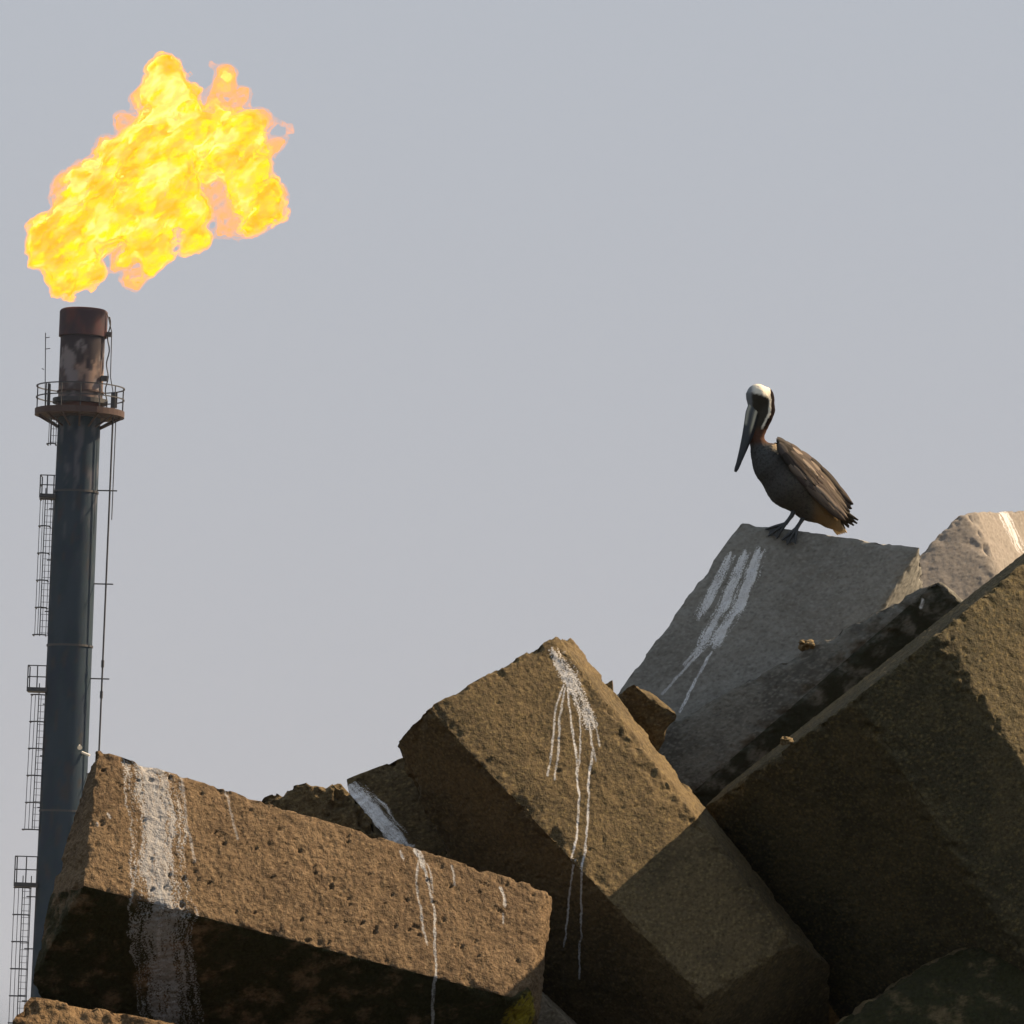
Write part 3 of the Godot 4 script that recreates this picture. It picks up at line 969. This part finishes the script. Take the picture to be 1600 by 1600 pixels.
func flame():
	var root := thing("gas_flame", Vector3(-21.176, 37.173, -247.631))
	tag(root, "big yellow gas flame blowing to the right above the stack", "flame")
	var all := []
	var hot := []
	for s in flame_balls():
		var deep: float = s[2] * 0.55
		var p := Vector3(s[0], s[1], rng.randf_range(-deep, deep))
		all.append([p, s[2]])
		if s[3]: hot.append([p, s[2]])
	var h := 0.115
	var lo := Vector3(-3.9, -0.3, -3.2)
	var nx := 132
	var ny := 124
	var nz := 56
	var whole := flame_field(all, lo, h, nx, ny, nz, 0.16)
	var core := flame_field(hot, lo, h, nx, ny, nz, 0.16)
	var swirl := FastNoiseLite.new()
	set_noise(swirl, 41, 0.55, 4, FastNoiseLite.TYPE_SIMPLEX_SMOOTH)
	swirl.fractal_gain = 0.6
	var wisp := PackedFloat32Array()
	wisp.resize(whole.size())
	for i in whole.size():
		if whole[i] > 0.78: continue
		var x := i % nx
		var y := (i / nx) % ny
		var z := i / (nx * ny)
		# streaks drawn out along the wind, which blows up and to the right
		var q := Vector3(x, y, z) * h
		var along := q.x * 0.78 + q.y * 0.62
		var across := -q.x * 0.62 + q.y * 0.78
		wisp[i] = swirl.get_noise_3d(along * 0.8, across * 1.25, q.z * 1.1)
	for i in whole.size():
		whole[i] = whole[i] + wisp[i] * 0.6 + 0.02
		core[i] = core[i] + wisp[i] * 0.7
	var tone := FastNoiseLite.new()
	set_noise(tone, 43, 0.6, 3, FastNoiseLite.TYPE_SIMPLEX)
	for layer in 4:
		var f := PackedFloat32Array()
		f.resize(whole.size())
		for i in f.size():
			f[i] = [whole[i] - 0.07, whole[i] + 0.05, core[i] + 0.02, core[i] + 0.17][layer]
		for i in f.size():  # closed at the rim of the grid
			var x := i % nx
			var y := (i / nx) % ny
			if x == 0 or y == 0 or x == nx - 1 or y == ny - 1: f[i] = 1.0
		var m := nets(lo, h, nx, ny, nz, f)
		var v: PackedVector3Array = m[0]
		var c := PackedColorArray()
		for p in v:
			# tongues drawn out along the wind
			var q := Vector3((p.x * 0.78 + p.y * 0.62) * 0.62, (p.y * 0.78 - p.x * 0.62) * 1.15, p.z)
			var t := tone.get_noise_3d(q.x * 0.9 + 30.0 * layer, q.y * 0.9, q.z * 0.9)
			var u := tone.get_noise_3d(q.x * 2.4, q.y * 2.4, q.z * 2.4 + 50.0)
			var w := tone.get_noise_3d(q.x * 5.0, q.y * 5.0, q.z * 5.0 + 90.0)
			if layer == 0: c.append(Color(0.5, 0.2, 0.09, clampf(0.15 + 0.25 * u + 0.15 * w, 0.05, 0.35)))
			elif layer == 1: c.append(Color(0.49, 0.19, 0.028, clampf(0.26 + 0.7 * u + 0.3 * w, 0.08, 0.6)).lerp(Color(0.55, 0.2, 0.004, 0.45), smoothstep(0.0, 0.4, t)))
			elif layer == 2: c.append(Color(0.85, 0.29, 0.004, clampf(0.25 + 0.5 * u, 0.06, 0.5)).lerp(Color(1.0, 0.38, 0.008, 0.3), smoothstep(-0.1, 0.35, t + u)))
			else:
				var pale := smoothstep(0.06, 0.42, t + 0.45 * u + 0.12 * w + 0.09 * (p.y * 0.78 - p.x * 0.62 - 3.0))
				var k := Color(1.0, 0.36, 0.003).lerp(Color(1.0, 0.5, 0.13), pale)
				c.append(k.lerp(Color(1.0, 0.19, 0.0), smoothstep(0.05, 0.36, -t + 0.45 * u + 0.2 * w) * (1.0 - pale)))
		var mat := StandardMaterial3D.new()
		mat.shading_mode = BaseMaterial3D.SHADING_MODE_UNSHADED
		mat.albedo_color = Color(1.2, 1.2, 1.2).linear_to_srgb()
		mat.vertex_color_use_as_albedo = true
		if layer < 3: mat.transparency = BaseMaterial3D.TRANSPARENCY_ALPHA
		part(["flame_wisps", "flame_edge", "flame_body", "flame_core"][layer], mesh_of(v, normals_for(v, m[1]), m[1], c), mat, root)
	var glow := OmniLight3D.new()
	glow.name = "flame_light"
	glow.light_color = Color(1.0, 0.62, 0.2)
	glow.light_energy = 4.0
	glow.light_size = 2.5
	glow.omni_range = 300.0
	glow.omni_attenuation = 2.0
	glow.shadow_enabled = true
	root.add_child(glow)
	glow.position = Vector3(2.0, 4.5, 7.5)

func flame_balls() -> Array:
	return [
		[-0.74, 0.60, 0.21, 1],
		[-0.81, 1.03, 0.45, 1],
		[-0.96, 1.71, 0.84, 1],
		[-1.53, 2.93, 1.32, 1],
		[-2.15, 3.53, 0.90, 1],
		[-0.77, 3.36, 1.50, 1],
		[0.15, 3.85, 1.35, 1],
		[-0.26, 2.29, 1.14, 1],
		[0.76, 4.34, 1.35, 1],
		[-0.51, 5.01, 1.05, 1],
		[-1.06, 6.54, 0.60, 0],
		[0.39, 6.03, 1.38, 1],
		[1.66, 5.45, 1.65, 1],
		[1.61, 7.00, 1.44, 1],
		[2.68, 7.66, 1.65, 1],
		[2.91, 5.50, 1.80, 1],
		[2.79, 4.25, 1.50, 1],
		[3.82, 6.15, 1.65, 1],
		[3.93, 7.70, 1.50, 1],
		[5.11, 4.95, 0.90, 1],
		[5.39, 3.87, 0.66, 1],
		[4.97, 3.39, 0.45, 1],
		[3.31, 2.87, 0.90, 1],
		[3.17, 2.15, 0.42, 1],
		[2.25, 1.69, 0.48, 0],
		[1.82, 2.60, 0.60, 0],
		[3.56, 9.24, 1.50, 1],
		[3.73, 10.80, 1.26, 1],
		[3.48, 11.66, 0.84, 1],
		[3.68, 12.10, 0.42, 1],
		[4.56, 10.20, 1.02, 1],
		[4.97, 8.98, 1.14, 1],
		[5.67, 8.63, 1.02, 1],
		[6.54, 8.72, 1.14, 1],
		[7.31, 9.15, 1.08, 1],
		[7.93, 8.30, 0.93, 1],
		[8.16, 7.16, 0.81, 1],
		[8.82, 6.00, 0.75, 1],
		[9.45, 5.93, 0.36, 0],
		[8.23, 5.05, 0.84, 1],
		[7.46, 4.62, 0.78, 0],
		[6.75, 4.38, 0.54, 0],
		[6.42, 7.63, 0.90, 1],
		[5.72, 7.14, 0.84, 1],
		[8.45, 9.65, 0.45, 0],
		[8.99, 8.49, 0.51, 0],
		[6.02, 10.50, 0.54, 0],
		[6.46, 11.14, 0.60, 0],
		[6.28, 12.06, 0.42, 0],
		[5.77, 12.42, 0.27, 0],
		[7.04, 10.75, 0.45, 0],
		[7.40, 11.11, 0.27, 0],
		[6.35, 9.89, 0.51, 0],
		[-0.24, 6.17, 0.78, 0],
		[0.79, 8.06, 0.66, 0],
		[1.85, 9.03, 0.66, 0],
		[2.58, 10.45, 0.48, 0],
		[-1.15, 5.36, 0.54, 0],
		[9.32, 9.59, 0.21, 0],
		[9.71, 9.13, 0.12, 0],
		[6.31, 6.38, 0.66, 0],
		[6.02, 5.75, 0.60, 0],
		[6.50, 5.24, 0.45, 0],
		[8.78, 5.32, 0.90, 1],
		[8.18, 4.55, 0.66, 1],
		[7.69, 4.41, 0.54, 1],
		[7.00, 4.33, 0.42, 0],
		[7.40, 6.42, 0.90, 1],
		[7.83, 5.72, 0.78, 1],
		[7.10, 6.94, 0.75, 1],
		[6.72, 5.37, 0.51, 0],
		[6.02, 10.41, 0.33, 1],
		[6.47, 11.01, 0.36, 1],
		[6.51, 11.57, 0.24, 1],
		[6.98, 10.72, 0.27, 1],
		[6.35, 9.77, 0.33, 1],
		[2.25, 1.75, 0.27, 1],
		[1.82, 2.51, 0.36, 1],
		[-0.23, 6.11, 0.45, 1],
		[-1.00, 6.48, 0.33, 1],
		[0.86, 7.97, 0.39, 1],
		[2.62, 10.30, 0.27, 1],
		[8.45, 9.56, 0.27, 1],
		[8.99, 8.46, 0.30, 1],
		[6.31, 11.97, 0.18, 1]
	]

# ---------------------------------------------------------------- pelican
func pelican():
	var root := thing("pelican", Vector3(1.3693, 4.1623, -25.2291))
	root.rotation.z = deg_to_rad(1.9)
	tag(root, "brown pelican with white crown and long bill, standing on the grey block", "bird")
	# body, neck and head: one skin over tapered bones [from, to, radius, radius]
	var bones := [
		[Vector3(-0.1325, 0.3754, 0.0252), Vector3(-0.0789, 0.3187, 0.0252), 14, 31], [Vector3(-0.0789, 0.3187, 0.0252), Vector3(0.0189, 0.2303, 0.0000), 31, 42], [Vector3(0.0189, 0.2303, 0.0000), Vector3(0.1199, 0.1325, -0.0315), 42, 30],
		[Vector3(0.1199, 0.1325, -0.0315), Vector3(0.2082, 0.0536, -0.0568), 30, 14], [Vector3(0.2082, 0.0536, -0.0568), Vector3(0.2587, 0.0032, -0.0694), 14, 5],
		[Vector3(-0.1325, 0.3691, 0.0252), Vector3(-0.1609, 0.4417, 0.0315), 16, 9.5], [Vector3(-0.1609, 0.4417, 0.0315), Vector3(-0.1514, 0.4764, 0.0315), 9.5, 9.6], [Vector3(-0.1514, 0.4764, 0.0315), Vector3(-0.1357, 0.5111, 0.0315), 9.6, 10], [Vector3(-0.1357, 0.5111, 0.0315), Vector3(-0.1167, 0.5490, 0.0284), 10, 10.3], [Vector3(-0.1167, 0.5490, 0.0284), Vector3(-0.1041, 0.5868, 0.0221), 10.3, 10.8],
		[Vector3(-0.1041, 0.5868, 0.0221), Vector3(-0.1073, 0.6278, 0.0189), 10.8, 11.5], [Vector3(-0.1167, 0.6562, 0.0189), Vector3(-0.1483, 0.6562, 0.0315), 14, 18], [Vector3(-0.1483, 0.6436, 0.0315), Vector3(-0.1704, 0.5837, 0.0442), 17, 9],
	]
	var h := 0.0045
	var lo := Vector3(-0.24, -0.03, -0.17)
	var nx := 120
	var ny := 166
	var nz := 76
	var k := 0.009
	var f := PackedFloat32Array()
	f.resize(nx * ny * nz)
	for b in bones:
		var a: Vector3 = b[0]
		var d: Vector3 = b[1] - b[0]
		var ra: float = b[2] * PELICAN_UNIT
		var rb: float = b[3] * PELICAN_UNIT
		var l2 := d.length_squared()
		var reach := maxf(ra, rb) + 3.5 * k
		var i0 := Vector3i(((a.min(b[1]) - Vector3.ONE * reach - lo) / h).floor()).clamp(Vector3i.ZERO, Vector3i(nx - 1, ny - 1, nz - 1))
		var i1 := Vector3i(((a.max(b[1]) + Vector3.ONE * reach - lo) / h).ceil()).clamp(Vector3i.ZERO, Vector3i(nx - 1, ny - 1, nz - 1))
		for z in range(i0.z, i1.z + 1):
			for y in range(i0.y, i1.y + 1):
				for x in range(i0.x, i1.x + 1):
					var p := lo + Vector3(x, y, z) * h - a
					var t := clampf(p.dot(d) / l2, 0, 1)
					var dist := (p - d * t).length() - lerpf(ra, rb, t)
					if dist < 3.5 * k: f[(z * ny + y) * nx + x] += exp(-maxf(dist, -0.05) / k)
	for i in f.size(): f[i] = -k * log(f[i]) if f[i] > 0.0 else 0.03
	var m := nets(lo, h, nx, ny, nz, f)
	var v: PackedVector3Array = m[0]
	var c := PackedColorArray()
	var plume := FastNoiseLite.new()
	set_noise(plume, 51, 60.0, 3, FastNoiseLite.TYPE_SIMPLEX)
	var nn := normals_for(v, m[1])
	for i in v.size():
		c.append(pelican_color(v[i], plume))
		# soft plumage: small ridges lying along the body
		var p := v[i]
		v[i] += nn[i] * (0.0022 if p.y < 0.4 else 0.0016) * plume.get_noise_3d((p.x + p.y) * 1.5, (p.x - p.y) * 0.45, p.z * 1.5)
	part("body", mesh_of(v, normals_for(v, m[1]), m[1], c), M.feather, root)
	bill(root)
	for z in [27.5]:
		var e := SphereMesh.new()
		e.radius = 0.006
		e.height = 0.012
		e.radial_segments = 16
		e.rings = 8
		part("eye", e, M.eye, root).position = Vector3(-0.1641, 0.6562, 0.0836)
	# legs and webbed feet over the edge of the block
	for leg in [[Vector3(0.0379, 0.1104, 0.0063), Vector3(0.0158, 0.0599, 0.0126), Vector3(-0.0158, 0.0189, 0.0158), [Vector3(-0.1136, -0.0063, 0.0000), Vector3(-0.1010, -0.0410, 0.0000), Vector3(-0.0599, -0.0536, 0.0000)]], [Vector3(0.0883, 0.0946, -0.0252), Vector3(0.0694, 0.0442, -0.0063), Vector3(0.0410, 0.0000, 0.0095), [Vector3(-0.0347, -0.0631, 0.0000), Vector3(-0.0095, -0.0852, 0.0000), Vector3(0.0315, -0.0820, 0.0000)]]]:
		var l := part("leg", tube([leg[0], leg[0].lerp(leg[1], 0.6), leg[1], leg[1].lerp(leg[2], 0.5), leg[2]], [0.021, 0.0125, 0.0115, 0.0095, 0.011], 10).commit(), M.leg, root)
		part("webbed_foot", webbed_foot(leg[2], leg[3]), M.leg, l)
	wing(root, 1.0)
	wing(root, -1.0)
	# tail and under-tail feathers
	for i in 5:
		var t := i / 4.0
		part("tail_feather", feather(Vector3(0.2082, 0.0599, -0.0631), Vector3(0.2934, -0.0158, -0.0694).lerp(Vector3(0.2524, -0.0252, -0.0946), t), 0.017, Vector3(0.25, -0.3 + 0.5 * t, 0.9), Color(0.3, 0.22, 0.13), Color(0.42, 0.31, 0.17)), M.feather, root)
	for i in 9:
		var t := i / 8.0
		part("tail_feather", feather(Vector3(0.2145, 0.1262, -0.0379).lerp(Vector3(0.2335, 0.0946, -0.0757), t), Vector3(0.3502, 0.0410, -0.0631).lerp(Vector3(0.2839, 0.0032, -0.0946), t) + Vector3(0.006 * sin(i * 2.4), 0.006 * cos(i * 3.1), 0), 0.016, Vector3(0.4, 0.4, 0.8), Color(0.03, 0.025, 0.02), Color(0.045, 0.04, 0.03)), M.feather, root)

func pelican_color(p: Vector3, plume: FastNoiseLite) -> Color:
	var q := Vector2(p.x / PELICAN_UNIT + 1232.0, 825.0 - p.y / PELICAN_UNIT)
	var n := plume.get_noise_3dv(p)
	var body := Color(0.066, 0.067, 0.068).lerp(Color(0.082, 0.076, 0.064), smoothstep(1190.0, 1280.0, q.x)).lerp(Color(0.032, 0.032, 0.032), 0.7 * smoothstep(0.0, 0.5, n))
	if q.y > 760.0 and q.x > 1262.0: body = body.lerp(Color(0.16, 0.11, 0.06), smoothstep(0.0, 20.0, q.x - 1262.0))
	# pale shoulder base of the neck
	body = body.lerp(Color(0.34, 0.28, 0.2), 1.0 - smoothstep(9.0, 13.0, Vector2((q.x - 1220.0) * 0.8, q.y - 702.0).length() + 4.0 * n))
	if q.y > 700.0: return body
	# the neck's middle line, and how far back of it this point lies
	var line := [Vector2(1190, 708), Vector2(1181, 685), Vector2(1188, 664), Vector2(1198, 645), Vector2(1199, 626), Vector2(1194, 610)]
	var best := 1e9
	var side := 0.0
	for i in line.size() - 1:
		var d: Vector2 = line[i + 1] - line[i]
		var t := clampf((q - line[i]).dot(d) / d.length_squared(), 0, 1)
		var w: Vector2 = q - line[i] - d * t
		if w.length() < best:
			best = w.length()
			side = w.length() * signf(d.x * w.y - d.y * w.x)
	side += 1.2 * n
	var neck := Color(0.045, 0.042, 0.034)
	if q.y < 672.0: neck = neck.lerp(Color(0.72, 0.68, 0.58), smoothstep(0.6, 1.8, side - (1.5 if q.y > 612.0 else -30.0)))
	neck = neck.lerp(Color(0.008, 0.006, 0.005), smoothstep(0.2, 1.2, side - 5.6))
	if q.y > 664.0: neck = neck.lerp(Color(0.075, 0.04, 0.028), smoothstep(664.0, 676.0, q.y + 3.0 * n))
	# cream crown, dark face
	var crown := Color(0.70, 0.66, 0.56).lerp(Color(0.36, 0.37, 0.38), smoothstep(1184.0, 1170.0, q.x))
	if q.y < 640.0 and q.x < 1204.0:
		neck = neck.lerp(crown, 1.0 - smoothstep(615.0, 620.0, q.y + 2.0 * n - 0.25 * (q.x - 1185.0)))
	if q.y < 648.0: neck = neck.lerp(Color(0.17, 0.185, 0.2), (1.0 - smoothstep(1172.0, 1177.0, q.x + 2.0 * n)) * 0.8)
	return neck.lerp(body, smoothstep(688.0, 700.0, q.y))

func bill(root: Node3D):
	var line := [Vector3(-0.1641, 0.6152, 0.0410), Vector3(-0.1830, 0.5647, 0.0568), Vector3(-0.1956, 0.5080, 0.0663), Vector3(-0.2114, 0.4449, 0.0757), Vector3(-0.2303, 0.3754, 0.0852), Vector3(-0.2492, 0.3123, 0.0946), Vector3(-0.2603, 0.2839, 0.0994), Vector3(-0.2666, 0.2682, 0.0994)]
	var wide := [9.5, 9.5, 8.2, 6.6, 5.2, 4.0, 3.4, 2.0]
	part("bill", sweep(line, wide, 0.75, 20, func(a: float, s: float, p: Vector3):
		var c := Color(0.07, 0.08, 0.088).lerp(Color(0.045, 0.046, 0.052), s)
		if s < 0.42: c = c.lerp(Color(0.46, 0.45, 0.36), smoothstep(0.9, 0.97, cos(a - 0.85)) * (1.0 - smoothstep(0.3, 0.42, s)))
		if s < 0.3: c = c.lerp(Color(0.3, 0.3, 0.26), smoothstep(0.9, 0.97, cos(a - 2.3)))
		return c), M.feather, root)
	var low := [Vector3(-0.1388, 0.5837, 0.0252), Vector3(-0.1546, 0.5395, 0.0379), Vector3(-0.1735, 0.4890, 0.0505), Vector3(-0.1988, 0.4322, 0.0631), Vector3(-0.2208, 0.3723, 0.0757), Vector3(-0.2461, 0.3060, 0.0883)]
	var pouch := part("throat_pouch", sweep(low, [7.0, 7.5, 6.0, 4.6, 3.4, 2.0], 1.0, 16, func(_a: float, s: float, _p: Vector3): return Color(0.03, 0.03, 0.024).lerp(Color(0.03, 0.03, 0.04), s)), M.feather, root)
	pouch.name = "throat_pouch"

# a closed tube with colours: angle 0 points right of the line in the bird's side view, 90 degrees towards +z
func sweep(line: Array, wide: Array, flat: float, sides: int, paint: Callable) -> ArrayMesh:
	var v := PackedVector3Array()
	var c := PackedColorArray()
	var idx := PackedInt32Array()
	var fine := []
	var fw := []
	for i in line.size() - 1:
		for j in 4:
			fine.append(line[i].lerp(line[i + 1], j / 4.0))
			fw.append(lerpf(wide[i], wide[i + 1], j / 4.0))
	fine.append(line[-1])
	fw.append(wide[-1])
	for i in fine.size():
		var d: Vector3 = (fine[mini(i + 1, fine.size() - 1)] - fine[maxi(i - 1, 0)]).normalized()
		var right := d.cross(Vector3(0, 0, 1)).normalized() * -1.0
		if right.x < 0.0: right = -right
		var front := right.cross(d).normalized()
		if front.z < 0.0: front = -front
		for k in sides:
			var a := TAU * k / sides
			var p: Vector3 = fine[i] + (right * cos(a) + front * sin(a) * flat) * fw[i] * PELICAN_UNIT
			v.append(p)
			c.append(paint.call(a, float(i) / (fine.size() - 1), p))
	for i in fine.size() - 1:
		for k in sides:
			var a := i * sides + k
			var b := i * sides + (k + 1) % sides
			idx.append_array([a, b, a + sides, b, b + sides, a + sides])
	for e in [0, fine.size() - 1]:
		v.append(fine[e])
		c.append(paint.call(0.0, 0.0 if e == 0 else 1.0, fine[e]))
		for k in sides:
			var a: int = e * sides + k
			var b: int = e * sides + (k + 1) % sides
			if e == 0: idx.append_array([v.size() - 1, b, a])
			else: idx.append_array([v.size() - 1, a, b])
	var n := normals_for(v, idx)
	var s := 0.0
	for i in sides: s += n[i].dot(v[i] - fine[0])
	if s < 0.0: turn_over(n, idx)
	return mesh_of(v, n, idx, c)

func webbed_foot(ankle: Vector3, toes: Array) -> ArrayMesh:
	ankle.z += 0.012
	# the web hangs over the block's front edge: it lies against that face
	var n: Vector3 = (Vector3(Vector3(-0.1560, 0.0413, 0.9869))).rotated(Vector3(0, 0, 1), deg_to_rad(-1.9))
	var st := fresh()
	var pts := []
	for t in toes:
		var p: Vector3 = t
		p.z = -(n.x * p.x + n.y * p.y) / n.z + 0.02
		pts.append(p)
	for p in pts:
		tube([ankle, ankle.lerp(p, 0.5) + n * 0.006, p], [0.009, 0.0075, 0.005], 8, st)
	for i in pts.size() - 1:
		var a: Vector3 = pts[i]
		var b: Vector3 = pts[i + 1]
		var e := a.lerp(b, 0.5).lerp(ankle, 0.14)
		for f in [1.0, -1.0]:
			var o: Vector3 = n * 0.002 * f
			for tri in [[ankle, a, e], [ankle, e, b]]:
				var g: float = (tri[2] - tri[0]).cross(tri[1] - tri[0]).dot(n) * f
				for q in (tri if g > 0.0 else [tri[0], tri[2], tri[1]]):
					st.set_normal(n * f)
					st.add_vertex(q + o)
	return st.commit()

# a flat tapering feather: a thin cambered blade with a raised shaft line
func feather(a: Vector3, b: Vector3, half: float, up: Vector3, edge: Color, middle: Color) -> ArrayMesh:
	var d := b - a
	var side := d.cross(up).normalized()
	var nrm := side.cross(d).normalized()
	if nrm.dot(up) < 0.0: nrm = -nrm
	var v := PackedVector3Array()
	var c := PackedColorArray()
	var idx := PackedInt32Array()
	var rows := 9
	for layer in 2:
		for i in rows:
			var t := i / (rows - 1.0)
			var w := half * pow(sin(PI * clampf(0.12 + 0.86 * t, 0, 1)), 0.6) * (1.0 - 0.25 * t)
			if i == rows - 1: w = half * 0.12
			for j in 5:
				var s := (j - 2) / 2.0
				var p := a + d * t + side * w * s + nrm * (0.008 * (1.0 - s * s) - 0.004 * t * t - (0.0022 if layer else 0.0))
				v.append(p)
				c.append(middle.lerp(edge, smoothstep(0.35, 1.0, maxf(absf(s), (t - 0.72) * 3.2))))
		var o := layer * rows * 5
		for i in rows - 1:
			for j in 4:
				var q := o + i * 5 + j
				if layer == 0: idx.append_array([q, q + 1, q + 5, q + 1, q + 6, q + 5])
				else: idx.append_array([q, q + 5, q + 1, q + 1, q + 5, q + 6])
	var n := normals_for(v, idx)
	if n[22].dot(nrm) < 0.0: turn_over(n, idx)
	return mesh_of(v, n, idx, c)

func along(pts: Array, s: float) -> Vector2:
	var x := clampf(s, 0.0, 0.9999) * (pts.size() - 1)
	var i := int(x)
	return pts[i].lerp(pts[i + 1], x - i)

# a point of the folded wing: s from shoulder to tip, t from its lower to its upper edge
func wing_at(s: float, t: float, sign: float, lift: float) -> Vector3:
	var low := [Vector2(1216, 704), Vector2(1233, 737), Vector2(1260, 764), Vector2(1288, 796), Vector2(1314, 816)]
	var high := [Vector2(1211, 688), Vector2(1240, 697), Vector2(1275, 719), Vector2(1304, 751), Vector2(1331, 777)]
	var q := along(low, s).lerp(along(high, s), t)
	if s > 1.0: q += (along(low, 1.0).lerp(along(high, 1.0), t) - along(low, 0.9).lerp(along(high, 0.9), t)) * (s - 1.0) * 8.0
	var ax := Vector2(1207, 724)
	var d := Vector2(1316, 826) - ax
	var u := clampf((q - ax).dot(d) / d.length_squared(), -0.2, 1.2)
	var off := absf((q - ax).cross(d.normalized()))
	var r := lerpf(42.0, 26.0, smoothstep(0.35, 1.1, u))
	var z := lerpf(8.0, -22.0, clampf(u, 0, 1)) + sign * (sqrt(maxf(r * r - off * off, 16.0)) + 1.5 + lift)
	return Vector3(q.x - 1232.0, 825.0 - q.y, z) * PELICAN_UNIT

func wing(root: Node3D, sign: float):
	# the wing's own skin under the feathers
	var v := PackedVector3Array()
	var c := PackedColorArray()
	var idx := PackedInt32Array()
	for layer in 2:
		for i in 17:
			for j in 9:
				v.append(wing_at(i / 16.0 * 0.97, j / 8.0, sign, -0.2 - 3.0 * layer))
				c.append(Color(0.06, 0.055, 0.05))
		for i in 16:
			for j in 8:
				var q := layer * 153 + i * 9 + j
				if (layer == 0) == (sign > 0.0): idx.append_array([q, q + 1, q + 9, q + 1, q + 10, q + 9])
				else: idx.append_array([q, q + 9, q + 1, q + 1, q + 9, q + 10])
	var n := normals_for(v, idx)
	if n[70].z * sign < 0.0: turn_over(n, idx)
	var w := part("wing", mesh_of(v, n, idx, c), M.feather, root)
	for row in [[0.72, 6, 0.34, 6.0], [0.58, 7, 0.38, 6.5], [0.45, 7, 0.32, 7.0], [0.33, 6, 0.26, 7.0], [0.21, 6, 0.24, 6.5], [0.1, 5, 0.22, 6.0], [-0.02, 4, 0.22, 6.0]]:
		for i in row[1]:
			var t: float = (i + 0.5) / row[1] + rng.randf_range(-0.03, 0.03)
			var s0: float = row[0] + rng.randf_range(-0.02, 0.02)
			var lift: float = (1.0 - row[0]) * 5.0 + 0.7 * (i % 2)
			var a := wing_at(maxf(s0, 0.0), t, sign, lift)
			var b := wing_at(s0 + row[2], lerpf(t, 0.5, 0.08), sign, lift + 0.8)
			var up := Vector3(0.25, 0.2 + 0.9 * (t - 0.4), sign).normalized()
			var shade := rng.randf_range(0.55, 1.45)
			var mid := ((Color(0.21, 0.175, 0.145) if rng.randf() < 0.3 else Color(0.095, 0.08, 0.072)) if row[0] > 0.16 else Color(0.06, 0.055, 0.052)) * shade  # shoulder rows darker: shade on the wing's front put into the feather colour
			var rim := (Color(0.05, 0.04, 0.034) if row[0] > 0.16 else Color(0.025, 0.022, 0.02)) * shade
			if row[0] > 0.7:
				mid = Color(0.12, 0.1, 0.085) * shade
				rim = Color(0.05, 0.04, 0.035) * shade
			part("feather", feather(a, b, row[3] * PELICAN_UNIT * 1.35, up, rim, mid), M.feather, w)
